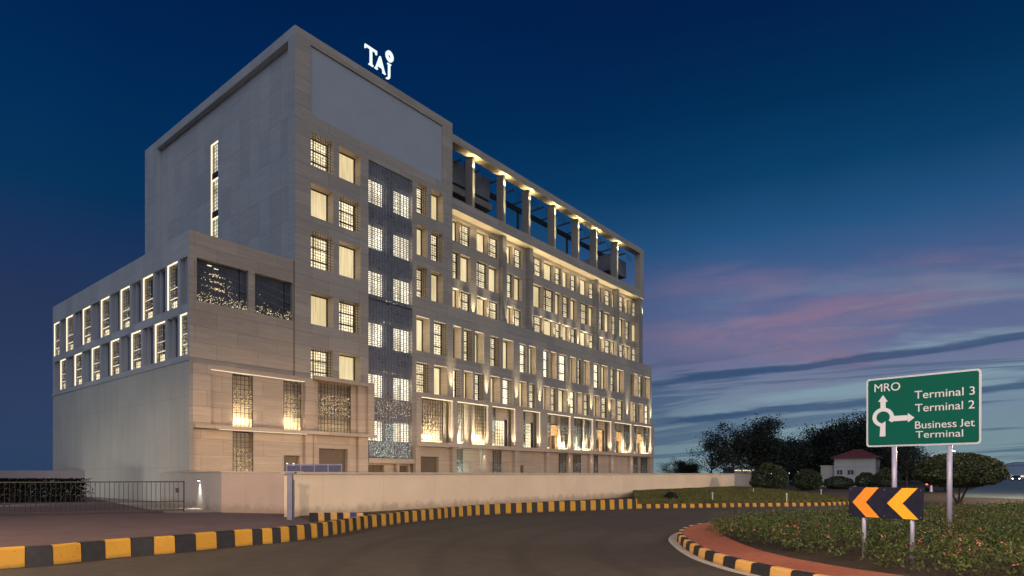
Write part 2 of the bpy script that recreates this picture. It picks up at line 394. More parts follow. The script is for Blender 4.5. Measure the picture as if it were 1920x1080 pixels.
def TF(v0):  # front plane mapping: along u, height, depth
    return lambda a, d, z: (a, v0+d, z)
def TL(u0):  # left side planes: along v, depth goes +u
    return lambda a, d, z: (u0+d, a, z)
def wall(mb, T, a0, a1, z0, z1, holes, m, rev=None):
    """wall sheet with openings; holes = (a0,a1,z0,z1,depth)"""
    A = sorted({a0, a1, *[h[0] for h in holes], *[h[1] for h in holes]})
    ZZ = sorted({z0, z1, *[h[2] for h in holes], *[h[3] for h in holes]})
    A = [a for a in A if a0-1e-6 <= a <= a1+1e-6]; ZZ = [q for q in ZZ if z0-1e-6 <= q <= z1+1e-6]
    for j in range(len(ZZ)-1):
        run = None
        for i in range(len(A)-1):
            am, zm = (A[i]+A[i+1])/2, (ZZ[j]+ZZ[j+1])/2
            inside = any(h[0] < am < h[1] and h[2] < zm < h[3] for h in holes)
            if not inside:
                if run is None: run = A[i]
            if (inside or i == len(A)-2) and run is not None:
                e = A[i] if inside else A[i+1]
                mb.poly([T(run,0,ZZ[j]), T(e,0,ZZ[j]), T(e,0,ZZ[j+1]), T(run,0,ZZ[j+1])], m); run = None
    for h in holes:
        b0, b1, c0, c1, d = h; r = rev or m
        mb.poly([T(b0,0,c0),T(b0,d,c0),T(b0,d,c1),T(b0,0,c1)], r)
        mb.poly([T(b1,0,c0),T(b1,0,c1),T(b1,d,c1),T(b1,d,c0)], r)
        mb.poly([T(b0,0,c1),T(b0,d,c1),T(b1,d,c1),T(b1,0,c1)], r)
        mb.poly([T(b0,0,c0),T(b1,0,c0),T(b1,d,c0),T(b0,d,c0)], r)
def bars(mb, T, a0, a1, z0, z1, d, na, nz, w, th, m):
    for i in range(1, na):
        a = a0+(a1-a0)*i/na; mb.box((a-w/2, d, z0), (a+w/2, d+th, z1), m, T)
    for j in range(1, nz):
        q = z0+(z1-z0)*j/nz; mb.box((a0, d+.002, q-w/2), (a1, d+th-.002, q+w/2), m, T)
def sparkles(mb, T, a0, a1, z0, z1, d, n, m, size=(.025, .06), dense=None):  # scatters small glowing squares that imitate glints
    for _ in range(n):
        a = R.uniform(a0, a1); q = z0+(z1-z0)*(dense(R.random()) if dense else R.random()); s_ = R.uniform(*size)*.72
        mb.box((a-s_/2, d, q-s_/2), (a+s_/2, d+.01, q+s_/2), m, T)

def window(kind, T, a0, a1, z0, z1, d, hot=False, head=False):
    e = .004
    if kind == 'C':
        mb = MB(); fw = .07
        mb.box((a0+e, d-.1, z0+e), (a0+fw, d-.02, z1-e), 'bronze', T); mb.box((a1-fw, d-.1, z0+e), (a1-e, d-.02, z1-e), 'bronze', T)
        mb.box((a0+fw, d-.1, z1-fw), (a1-fw, d-.02, z1-e), 'bronze', T); mb.box((a0+fw, d-.1, z0+e), (a1-fw, d-.02, z0+.05), 'bronze', T)
        if head: mb.box((a0+.05, .03, z1-.035), (a1-.05, .10, z1-e), 'led_soft', T)
        mb.box((a0+.006, .06, z0+.1), (a0+.016, .15, z1-.1), 'jamb_fill' if head else 'jamb_fill_dim', T)  # unseen glowing strip added to brighten the facing reveal
        w = mb.build('curtained_window', hotel)
        mb = MB(); n = max(8, int((a1-a0)/.09)); m = 'curtain_hot' if hot else 'curtain'
        for i in range(n):     # pleats
            b0 = a0+(a1-a0)*i/n; b1 = a0+(a1-a0)*(i+1)/n
            q0 = d+(.03 if i % 2 else .0); q1 = d+(.0 if i % 2 else .03)
            mb.poly([T(b0,q0,z0), T(b1,q1,z0), T(b1,q1,z1), T(b0,q0,z1)], m)
        mb.build('curtain', w)
    else:
        mb = MB(); fw = .07; w1 = a1-a0
        mb.box((a0+e, d-.08, z0+e), (a0+fw, d-.02, z1-e), 'bronze', T); mb.box((a1-fw, d-.08, z0+e), (a1-e, d-.02, z1-e), 'bronze', T)
        mb.box((a0+fw, d-.08, z1-fw), (a1-fw, d-.02, z1-e), 'bronze', T); mb.box((a0+fw, d-.08, z0+e), (a1-fw, d-.02, z0+.05), 'bronze', T)
        am = a0+w1*.36; mb.box((am-.04, d-.09, z0+.05), (am+.04, d-.03, z1-fw), 'bronze', T)
        for fz in (.30, .66):
            q = z0+(z1-z0)*fz; mb.box((a0+fw, d-.085, q-.04), (a1-fw, d-.035, q+.04), 'bronze', T)
        if head: mb.box((a0+.05, .14, z1-.03), (a1-.05, .2, z1-e), 'led_soft', T)
        w = mb.build('lattice_window', hotel)
        mb = MB(); mb.poly([T(a0,d,z0), T(a1,d,z0), T(a1,d,z1), T(a0,d,z1)], 'pane_hot' if hot else 'pane'); mb.build('pane', w)
        mb = MB(); na = max(3, round(w1/.2)); nz = max(6, round((z1-z0)/.2))
        bars(mb, T, a0+e, a1-e, z0+e, z1-e, .05, na, nz, .028, .03, 'jali')
        # little rosettes of the jali on each crossing
        for i in range(1, na):
            for j in range(1, nz):
                if (i+j) % 2 == 0:
                    a = a0+w1*i/na; q = z0+(z1-z0)*j/nz
                    mb.prism([(a-.038, q), (a, q-.038), (a+.038, q), (a, q+.038)], lambda p, r, k: T(p, k, r), .055, .07, 'jali')
        mb.build('jali', w)

# ---- tower front (v = 0)
F0 = TF(0)
RV = .8
ux = lambda l, v=0: [(U(a, v), U(b, v)) for a, b in l]
rowsT = [(22.9, 25.15), (19.42, 21.65), (15.95, 18.4), (12.02, 14.25), (8.22, 10.4)]
colA = (U(583), U(625)); colB = (U(636), U(676))
winT = []
for i, (z0, z1) in enumerate(rowsT):
    zA = (z0, z1); kA, kB = ('L', 'C') if i in (0, 2, 4) else ('C', 'L')
    winT.append((kA, *colA, *zA)); winT.append((kB, *colB, *zA))
rowsC = [(22.86, 25.3), (19.46, 21.94), (16.08, 18.6)]
colC = (U(781.5), U(801.8)); colD = (U(808.7), U(831))
for i, (z0, z1) in enumerate(rowsC):
    kC, kD = ('L', 'C') if i in (0, 2) else ('C', 'L')
    winT.append((kC, *colC, z0, z1)); winT.append((kD, *colD, z0, z1))
rows45 = [(11.72, 14.53), (8.32, 10.82)]
r4 = [(781,806,'C'),(814,839,'L'),(850,865,'C'),(870,887,'L'),(891,908,'C'),(920,938,'L'),(943,963,'C'),(974,988,'L'),(992,1005,'C'),
      (1019,1031,'L'),(1033,1044,'C'),(1047,1064,'L'),(1069,1080,'C'),(1083,1091.5,'L'),(1095,1106,'C'),(1113.5,1125,'L'),(1128,1140,'C'),
      (1145,1154,'L'),(1157,1170,'C'),(1181.5,1187.5,'L'),(1188.5,1196,'C'),(1197.5,1206.5,'L'),(1209,1218.5,'C')]
win45 = []
for r, (z0, z1) in enumerate(rows45):
    for a, b, k in r4:
        if r: k = 'C' if k == 'L' else 'L'
        win45.append((k, U(a), U(b), z0, z1, (.77 if k == 'L' else .95) if a < 960 else (.42 if k == 'L' else .70)))
UE = 52.4; UT = 14.9; LED = 16.1
scr = (U(691), U(773.5), 2.95, 25.2)
pan = (1.17, 13.72, 26.3, 31.1)
# tower sheet (u 0..14.9 above the lower zone), lower zone sheet runs to the far end
mb = MB()
hT = [(w[1], w[2], w[3], w[4], RV) for w in winT] + [(scr[0], scr[1], 14.9, scr[3], .35), (*pan, .12)]
hT1 = [h for h in hT if h[2] >= 14.8]
wall(mb, F0, 0, UT, 14.9, 31.8, hT1, 'stone')
mb.poly([(UT,0,LED),(UT,2.2,LED),(UT,2.2,31.8),(UT,0,31.8)], 'stone')
mb.build('tower_wall', hotel)
mb = MB()
hT2 = [h for h in hT if h[3] < 14.8] + [(scr[0], scr[1], 2.95, 14.9, .35)]
h45 = [w[1:] for w in win45]
wall(mb, F0, 0, UT, 8.0, 14.9, hT2+[h for h in h45 if h[0] < UT-.1], 'stone')
wall(mb, F0, UT, UE, 8.0, LED, [h for h in h45 if h[0] >= UT-.1], 'stone')
mb.poly([(UT,0,LED),(UE,0,LED),(UE,2.0,LED),(UT,2.0,LED)], 'deck')
mb.poly([(UE,0,0),(UE,17,0),(UE,17,LED),(UE,0,LED)], 'stone')
mb.build('lower_front_wall', hotel)
mb = MB(); mb.box((pan[0]+.004, .12, pan[2]+.004), (pan[1]-.004, .2, pan[3]-.004), 'render'); mb.build('blank_fascia_panel', hotel)
for k, a0, a1, z0, z1 in winT: window(k, F0, a0, a1, z0, z1, RV)
for k, a0, a1, z0, z1, dp in win45: window(k, F0, a0, a1, z0, z1, dp, hot=(k == 'C' and a1 < 14) or R.random() < .3, head=True)

# ---- dark jali screen over the stair windows
mb = MB(); s0, s1 = scr[0], scr[1]
S1 = (U(691.4), U(723.7)); S2 = (U(743.4), s1-.01)
sz1 = [(22.2, 23.95), (18.84, 20.55), (15.32, 17.07), (11.42, 13.17), (7.6, 9.27), (4.25, 5.76)]
hs = []
for z0, z1 in sz1: hs += [(S1[0]+.02, S1[1], z0, z1, .1), (S2[0], S2[1], z0, z1, .1)]
wall(mb, TF(.35), s0, s1, 2.95, 25.2, hs, 'backing')
mb.build('screen_backing', hotel)
for a, b, z0, z1, d in hs:
    mb = MB(); e = .05
    mb.box((a, .40, z0), (a+e, .44, z1), 'bronze'); mb.box((b-e, .40, z0), (b, .44, z1), 'bronze')
    m_ = a+(b-a)*.4; mb.box((m_-.03, .40, z0), (m_+.03, .44, z1), 'bronze')
    w = mb.build('stair_window', hotel)
    mb = MB(); mb.poly([(a,.45,z0),(b,.45,z0),(b,.45,z1),(a,.45,z1)], 'pane_hot'); mb.build('pane', w)
mb = MB()
bars(mb, F0, s0, s1, 2.96, 25.19, .06, 15, 78, .045, .05, 'jali_dark')
bars(mb, F0, s0, s1, 2.96, 25.19, .13, 45, 1, .014, .015, 'jali_dark')
for i in range(15):
    for j in range(78):
        if R.random() < .9:
            a = s0+(s1-s0)*(i+.5)/15; q = 2.96+(22.23)*(j+.5)/78
            mb.prism([(a-.075, q), (a, q-.075), (a+.075, q), (a, q+.075)], lambda p, r, k: (p, k, r), .075, .09, 'jali_dark')
mb.build('jali_screen', hotel)
mb = MB()
sparkles(mb, F0, s0+.1, s1-.1, 6.3, 7.5, .05, 190, 'spark', (.02, .05))
sparkles(mb, F0, s0+.1, s1-.1, 2.98, 4.2, .05, 330, 'glint_w', (.02, .055))
sparkles(mb, F0, s0+1.6, s1-1.7, 4.2, 5.6, .05, 150, 'glint_w', (.02, .055))
for q in (9.5, 14.95, 13.3, 6.1): sparkles(mb, F0, s0+1.3, s0+2.8, q, q+.1, .05, 14, 'spark', (.02, .05))
o = mb.build('glint_specks', hotel); o['kind'] = 'stuff'

# ---- upper right block: window wall at v=2.0 behind terrace beam
V2 = 2.0
upc = [(848.5,861,'C'),(863.5,883,'L'),(894,914,'C'),(916.5,935,'L'),(951,962,'C'),(964,979,'L'),(999,1017.5,'L'),(1020,1039,'C'),(1041,1053,'L'),
       (1055,1068,'C'),(1070,1082,'L'),(1088,1103,'C'),(1104,1116,'L'),(1124,1132,'C'),(1134,1146,'L'),(1148,1156.5,'C'),
       (1161.5,1171,'L'),(1173,1182,'C'),(1185,1197,'L')]
rowsU = [(22.88, 24.85), (19.5, 21.93), (16.14, 18.62)]
F2 = TF(V2); winU = []
for r, (z0, z1) in enumerate(rowsU):
    for a, b, k in upc:
        if r == 1: k = 'C' if k == 'L' else 'L'
        winU.append((k, max(UT+.02, U(a, V2)), U(b, V2), z0, z1, r))
mb = MB(); wall(mb, F2, UT, UE, LED, 25.2, [(w[1], w[2], w[3], w[4], .4 if w[0] == 'L' else .55) for w in winU], 'stone')
mb.build('upper_window_wall', hotel)
for k, a0, a1, z0, z1, r in winU: window(k, F2, a0, a1, z0, z1, .4 if k == 'L' else .55, head=(r == 2), hot=(k == 'C' and R.random() < .15))
# projecting piers
for px, w in ((946.5, .55), (996.5, .6), (1120.5, .5), (1159.5, .4)):
    mb = MB(); a = U(px, 1.5); mb.box((a-w/2, 1.5, LED+.005), (a+w/2, V2-.003, 25.19), 'fin'); mb.build('pier', hotel)
mb = MB(); mb.box((UE-1.0, 1.3, LED+.005), (UE-.01, V2-.003, 25.19), 'fin'); mb.build('pier', hotel)
# terrace beam, deck, roof frame, fins
mb = MB(); mb.box((UT+.003, 1.1, 25.2), (UE, 2.2, 26.2), 'stone'); mb.build('terrace_beam', hotel)
mb = MB(); mb.box((UT+.003, 2.203, 25.6), (UE, 17, 26.0), 'deck'); mb.build('terrace_deck', hotel)
mb = MB(); mb.box((UT+.003, 1.1, 31.1), (UE, 2.0, 31.8), 'stone')
mb.box((UE-1.1, 1.103, 26.203), (UE-.003, 1.9, 31.097), 'stone'); mb.build('roof_frame', hotel)
finx = [888, 946, 993, 1041, 1085, 1119, 1158]
for i, px in enumerate(finx):
    a = U(px, 1.45); mb = MB(); mb.box((a-.15, 1.45, 26.203), (a+.15, 2.35, 31.097), 'fin')
    f = mb.build('column', hotel)
    spot('uplight', (a, 1.17, 26.25), (a, 1.45, 30), 300, 22, (1, .88, .5), 1.0, hotel)
    spot('downlight', (a, 1.3, 30.1), (a+.1, 1.45, 31.2), 26, 160, (1, .85, .42), 1.0, hotel)
    spot('downlight', (a, 1.17, 31.0), (a, 1.45, 27), 200, 20, (1, .9, .5), 1.0, hotel)
mb = MB()   # pergola: rear beam, rafters and hanging slats
mb.box((UT+.01, 4.4, 30.3), (UE-1.5, 4.7, 30.75), 'bronze')
k = 0; a = UT+.9
while a < UE-1.5:
    mb.box((a, 2.40, 30.80), (a+.07, 4.7, 30.98), 'bronze')
    for q in (.5, 1.0, 1.5): mb.box((a+q, 2.38, 30.2), (a+q+.04, 2.42, 31.0), 'bronze')
    a += 2.6; k += 1
mb.build('pergola', hotel)
for a in (UT+14.5, UT+24, UT+33):
    mb = MB(); mb.box((a, 4.4, 26.01), (a+.2, 4.6, 30.29), 'bronze'); mb.build('rear_post', hotel)
mb = MB(); mb.box((UT+.01, 4.0, 26.01), (U(888, 1.1)+4.6, 8.6, 28.2), 'backing'); mb.box((UT+.01, 3.4, 28.25), (U(888, 1.1)+5.2, 9.2, 28.9), 'fin')
mb.box((UT+.01, 3.2, 29.0), (U(946, 1.45)-.2, 8.6, 31.05), 'backing'); mb.build('roof_bar', hotel)
mb = MB(); mb.box((UE-5.6, 3.2, 28.2), (UE-1.12, 8.0, 30.3), 'backing'); mb.box((UE-10.0, 5.0, 26.01), (UE-8.0, 8.0, 28.1), 'backing')
mb.box((UE-6, 4.5, 26.01), (UE-5.6, 4.9, 27.39), 'fin'); mb.build('plant_room', hotel)
mb = MB(); n = 14
for i in range(n):
    a = UT+.2+(UE-1.5-UT)*i/n; mb.box((a, 2.7, 26.21), (a+(UE-1.5-UT)/n-.08, 2.72, 27.2), 'balu')
mb.build('glass_balustrade', hotel)

# ---- tower left face, recessed panel with lit slot
L0 = TL(0); rec = .42
v0, v1 = .85, 22.6
mb = MB(); wall(mb, L0, 0, 25.3, 0, 31.8, [(v0, v1, 12, 31.1, rec)], 'stone_skylit', 'render')
mb.build('tower_side_wall', hotel)
sv0, sv1 = VV(409.0, rec), VV(395, rec); zz = lambda py: Z(395, py, VV(395, rec), rec)
mb = MB(); LR = TL(rec); wall(mb, LR, v0, v1, 12, 31.1, [(sv0, sv1, 17.0, zz(272), .3)], 'stone_skylit'); mb.build('recessed_side_panel', hotel)
mb = MB(); zt = zz(272)
mb.box((sv1-.09, .02, 17), (sv1-.01, .1, zt-.01), 'led', LR); mb.box((sv0, .02, zt-.09), (sv1-.1, .1, zt-.01), 'led', LR)
for za, zb in ((zz(327), zz(339)), (zz(399), zz(411))):
    mb.box((sv0+.002, .05, zb), (sv1-.12, .25, za), 'bronze', LR); mb.box((sv0+.01, .045, zb-.1), (sv1-.12, .12, zb-.01), 'led', LR)
w = mb.build('slot_window', hotel)
mb = MB(); mb.poly([LR(sv0,.29,17), LR(sv1,.29,17), LR(sv1,.29,zt), LR(sv0,.29,zt)], 'slot_room'); mb.build('pane', w)
mb = MB(); bars(mb, LR, sv0+.02, sv1-.14, 17, zt-.1, .12, 4, 40, .03, .02, 'jali'); mb.build('jali', w)
# tower top and back
mb = MB(); mb.box((.3, .3, 31.2), (UT-.3, 25, 31.3), 'roof')
mb.poly([(0,25.3,0),(UT,25.3,0),(UT,25.3,31.8),(0,25.3,31.8)], 'stone_skylit'); mb.poly([(UT,2.2,25.7),(UT,25.3,25.7),(UT,25.3,31.8),(UT,2.2,31.8)], 'stone')
mb.box((0.001, 0.003, 31.5), (.3, 25.3, 31.803), 'stone_skylit'); mb.box((.301, .003, 31.5), (UT-.003, .3, 31.803), 'stone')
mb.build('tower_roof', hotel)
mb = MB(); mb.poly([(UT,17,0),(UE,17,0),(UE,17,25.6),(UT,17,25.6)], 'stone'); mb.poly([(UE,2.0,LED),(UE,17,LED),(UE,17,25.6),(UE,2.0,25.6)], 'stone')
mb.build('rear_wall', hotel)

# ---- left wing (annex) u < 0
UP = U(355); ZP = 16.0
fo = [(-6.37, -3.22, 11.95, 14.48, .35), (-2.8, -.16, 11.95, 14.48, .35)]
mb = MB(); wall(mb, F0, UP, -.003, 8.0, ZP, fo, 'stone_lamplit', 'plaster')
mb.box((-.10, -.006, 8.1), (-.04, .0, ZP), 'bronze'); mb.build('annex_front_wall', hotel)
for a, b, z0, z1, d in fo:
    mb = MB(); mb.poly([(a,.35,z0),(b,.35,z0),(b,.35,z1),(a,.35,z1)], 'glass_grey')
    mb.box((b-.45, .27, z0), (b-.41, .34, z1), 'bronze'); mb.box((b-.41, .27, z0+1.1), (b, .34, z0+1.14), 'bronze')
    for q in range(3): mb.poly([(a, .345-.01*q*0, z1-.3-q*.5), (b, .345, z1-.75-q*.5), (b, .345, z1-.85-q*.5), (a, .345, z1-.34-q*.5)], 'backing')
    w = mb.build('terrace_opening', hotel)
    mb = MB(); bars(mb, F0, a, b, z0, z1, .12, int((b-a)/.17), 15, .012, .02, 'jali')
    big = a < -5
    for q in range(200 if big else 120):
        aa = R.uniform(a, b); hh = abs(R.gauss(0, .28))
        if z0+hh < z1: s_ = R.uniform(.012, .034); mb.box((aa-s_/2, .10, z0+.02+hh), (aa+s_/2, .11, z0+.02+hh+s_), 'spark')
    if big:
        for zc, n in ((.95, 60), (1.35, 40), (1.75, 45)):
            for q in range(n):
                aa = a+1.2+R.gauss(0, .42); s_ = R.uniform(.012, .034); qz = z0+zc+R.gauss(0, .05)-(aa-a-1)*.12
                if aa > a+.1: mb.box((aa-s_/2, .10, qz), (aa+s_/2, .11, qz+s_), 'spark')
        for k in range(2): mb.box((a+.75+k*.4, .3, z1-.22-k*.1), (a+1.0+k*.4, .34, z1-.17-k*.1), 'led')
    mb.build('jali', w)
LP = TL(UP)
edges = [(.28,1.29),(1.59,3.08),(3.38,4.97),(5.25,6.88),(7.22,8.87),(9.15,10.81),(11.05,12.7),(12.97,14.71),(14.98,16.68),(16.95,18.72),(18.95,20.7),(21.04,22.8),(22.95,24.35),(24.6,26.1)]
za, zb = (11.74, 14.52), (8.75, 11.22)
hl = [(a, b, *za, .5) for a, b in edges] + [(a, b, *zb, .5) for a, b in edges]
DP = 26.4
mb = MB(); wall(mb, LP, 0, DP, 8.5, ZP, hl, 'stone_skylit', 'render')
mb.poly([(UP,DP,0),(0,DP,0),(0,DP,ZP),(UP,DP,ZP)], 'stone_skylit'); mb.box((UP+.01, .01, 15.3), (-.01, DP-.01, 15.4), 'roof')
mb.box((UP+.002, .3, 15.6), (UP+.3, DP, ZP+.003), 'stone_skylit')
mb.build('annex_side_wall', hotel)
mb = MB(); mb.poly([LP(0,0,0), LP(DP,0,0), LP(DP,0,8.5), LP(0,0,8.5)], 'plaster')
mb.box((-.02, -.06, 8.38), (DP, -.003, 8.5), 'stone_skylit', LP); mb.build('annex_base_wall', hotel)
for k, (a, b) in enumerate(edges):
    for r, (z0, z1) in enumerate((za, zb)):
        lit = (k % 2 == 1) == (r == 0); mb = MB()
        if lit:
            mb.box((b-.10, .01, z0+.02), (b-.02, .06, z1-.02), 'led', LP); mb.box((a+.03, .01, z1-.085), (b-.104, .06, z1-.02), 'led', LP)
            w = mb.build('lit_slot_window', hotel)
            mb = MB(); mb.poly([LP(a,.5,z0), LP(b,.5,z0), LP(b,.5,z1), LP(a,.5,z1)], 'glass_dark'); mb.build('pane', w)
            mb = MB(); bars(mb, LP, a+.03, b-.15, z0+.02, z1-.14, .1, 5, 12, .02, .02, 'jali')
            mb.box((a+.05, .09, z0+.62), (b-.2, .12, z0+.67), 'led_soft', LP); mb.box((a+.05, .09, z0+1.25), (b-.2, .12, z0+1.28), 'led_soft', LP)
            mb.box((a+.12, .2, z0+.05), (b-.35, .22, z0+.5), 'pane', LP)
            for q in range(30):
                aa = R.uniform(a+.1, b-.2); hh = min(abs(R.gauss(0, .8)), z1-z0-.2); s_ = R.uniform(.015, .035)
                mb.box((aa, .08, z0+.05+hh), (aa+s_, .09, z0+.05+hh+s_), 'spark', LP)
            mb.build('jali', w)
            d_ = spot('jali_light', LP((a+b)/2, .3, z0+.1), LP((a+b)/2, .3, z1), 9, 90, (1, .8, .5), 1, hotel)
        else:
            mb.box((a, .22, z0), (a+.06, .31, z1), 'bronze', LP); mb.box((b-.55, .12, z0), (b-.49, .31, z1), 'render', LP)
            w = mb.build('dark_slot_window', hotel)
            mb = MB(); mb.poly([LP(a,.32,z0), LP(b,.32,z0), LP(b,.32,z1), LP(a,.32,z1)], 'glass_blue'); mb.build('pane', w)

# ---- projecting lower mass on the left (v = -.5)
VP = -.5; FM = TF(VP); up = lambda px: U(px, VP)
def foot(l, c):
    k = 'foot_%d_%d' % (l, int(c[0]*100))
    if k not in M: M[k] = emis(k, c, l*.42)
    return k
def jali_panel(a, b, z0, z1, v, light=14, sp=90, name='jali_panel', m='spark', dense=None, colour=(1, .8, .48)):
    """a backed metal lattice with its own lamp at the foot"""
    mb = MB(); T = TF(v)
    mb.poly([T(a,.45,z0), T(b,.45,z0), T(b,.45,z1), T(a,.45,z1)], 'stone'); w = mb.build(name, hotel)
    mb = MB(); bars(mb, T, a, b, z0, z1, .0, max(3, round((b-a)/.28)), round((z1-z0)/.3), .035, .03, 'jali')
    bars(mb, T, a, b, z0, z1, .04, max(6, round((b-a)/.09)), round((z1-z0)/.1), .012, .012, 'jali')
    mb.box((a, -.01, z0), (a+.05, .06, z1), 'jali', T); mb.box((b-.05, -.01, z0), (b, .06, z1), 'jali', T)
    if sp: sparkles(mb, T, a+.05, b-.05, z0+(z1-z0)*.35, z0+(z1-z0)*.75, -.015, sp, m, (.015, .05))
    mb.build('lattice', w)
    if light:
        mb = MB(); mb.box((a+.04, .12, z0+.01), (b-.04, .36, z0+.06), foot(min(light, 12), colour), T); mb.build('foot_light', w)
        area('jali_light', T((a+b)/2, .07, z0+.07), T((a+b)/2, .42, z0+1.5), (b-a-.1, .08), light*AK*(b-a), colour, hotel)
    return w
mb = MB(); e0, e1 = up(362), up(690); zc0, zc1 = 4.62, 7.93
A0, A1 = up(395.6), up(572.5)
B0, B1 = up(588), up(672)
zs = 4.45
wall(mb, FM, e0, e1, zs, 8.2, [(A0, A1, 4.62, 7.93, .30), (B0, B1, 4.62, 8.1, .32)], 'stone_lamplit')
mb.poly([(e0,VP,0),(e0,0,0),(e0,0,8.2),(e0,VP,8.2)], 'stone'); mb.poly([(e1,VP,0),(e1,.35,0),(e1,.35,8.2),(e1,VP,8.2)], 'stone')
mb.poly([(e0,VP,8.2),(e1,VP,8.2),(e1,0,8.2),(e0,0,8.2)], 'deck')
fA = TF(VP+.30); fB = TF(VP+.32)
jA = [(up(440), up(479)), (up(536), up(570))]; jB = (up(601), up(663))
wall(mb, fA, A0, A1, 4.62, 7.93, [(*jA[0], 4.62, 7.93, .45), (*jA[1], 4.62, 7.93, .45)], 'stone_lamplit')
wall(mb, fB, B0, B1, 4.62, 8.1, [(*jB, 4.62, 8.1, .45)], 'stone_lamplit')
mb.build('projecting_bay_wall', hotel)
mb = MB(); mb.box((A0+.02, VP+.02, 7.89), (A1-.02, VP+.12, 7.927), 'led_soft'); mb.build('cove_light', hotel)
mb = MB(); mb.box((up(586), VP-.28, 8.12), (up(697), VP-.003, 8.40), 'stone_lamplit'); mb.box((up(686), VP-.28, 4.61), (up(697), VP-.003, 8.117), 'stone_lamplit')
mb.build('bay_frame', hotel)
mb = MB(); mb.box((e0+.0, VP-.32, 4.40), (up(703), VP-.003, 4.62), 'stone_lamplit'); mb.build('string_course', hotel)
mb = MB(); mb.box((A0+.4, VP-.2, 4.365), (A1, VP-.12, 4.396), 'led_soft'); mb.build('cove_light', hotel)
for j, l in zip(jA, (34, 34)): jali_panel(*j, 4.63, 7.85, VP+.33, l, 80)
jali_panel(*jB, 4.63, 8.05, VP+.35, 2.5, 330)
for px in (440, 479, 536, 570): spot('uplight', (up(px)+(-.12 if px in (440, 536) else .1), VP+.18, 4.68), (up(px), VP+.3, 8), 9, 40, (1, .82, .5), 1, hotel)
# ground storey of the left mass
mb = MB(); g1 = up(535); jg = (up(440), up(479)); dA = (up(536), up(566)); sA = (up(602), up(656))
wall(mb, TF(VP+.25), e0+.003, up(572), 0, 4.40, [(*jg, .3, 4.38, .45), (*dA, 0, 2.95, .3)], 'stone_lamplit')
wall(mb, TF(VP+.1), up(572), up(588), 0, 4.40, [], 'stone_lamplit')
wall(mb, TF(VP+.25), up(588), up(672), 0, 4.40, [(*sA, 0, 3.5, .35)], 'stone_lamplit')
wall(mb, TF(VP-.02), up(672), e1, 0, 4.40, [], 'stone_lamplit')
for px in (572, 588, 672): mb.poly([(up(px), VP-.02, 0), (up(px), VP+.25, 0), (up(px), VP+.25, 4.4), (up(px), VP-.02, 4.4)], 'stone_lamplit')
mb.build('ground_storey_wall', hotel)
jali_panel(*jg, .35, 4.3, VP+.28, 26, 90)
mb = MB(); mb.box((dA[0]+.02, VP+.5, 0), (dA[1]-.02, VP+.54, 2.93), 'door'); d = mb.build('door', hotel)
mb = MB()
for f in (.28, .68): a = dA[0]+(dA[1]-dA[0])*f; mb.box((a, VP+.49, 2.0), (a+.12, VP+.498, 2.45), 'vision')
mb.build('vision_panel', d)
mb = MB(); mb.box((sA[0]+.01, VP+.56, 0), (sA[1]-.01, VP+.6, 3.48), 'shutter')
for i in range(26): mb.box((sA[0]+.01, VP+.548, .02+i*.133), (sA[1]-.01, VP+.558, .02+i*.133+.1), 'shutter')
mb.build('roller_shutter', hotel)
# base of the screen
mb = MB(); a, b = up(693), up(779); mb.box((a, VP+.1, 2.55), (b, -.003, 2.92), 'stone_lamplit')
mb.box((up(748), VP+.2, 0), (up(752), -.03, 2.547), 'stone_lamplit')
wall(mb, TF(.1), a, b, 0, 2.9, [(a+.2, up(730), 0, 2.4, .3), (up(755), b-.2, 0, 2.4, .3)], 'stone_lamplit')
mb.build('screen_base', hotel)
for q0, q1 in ((a+.2, up(730)), (up(755), b-.2)):
    mb = MB(); mb.box((q0, .38, 0), (q1, .42, 2.4), 'door'); mb.box(((q0+q1)/2-.02, .37, 0), ((q0+q1)/2+.02, .379, 2.4), 'bronze'); mb.build('door', hotel)

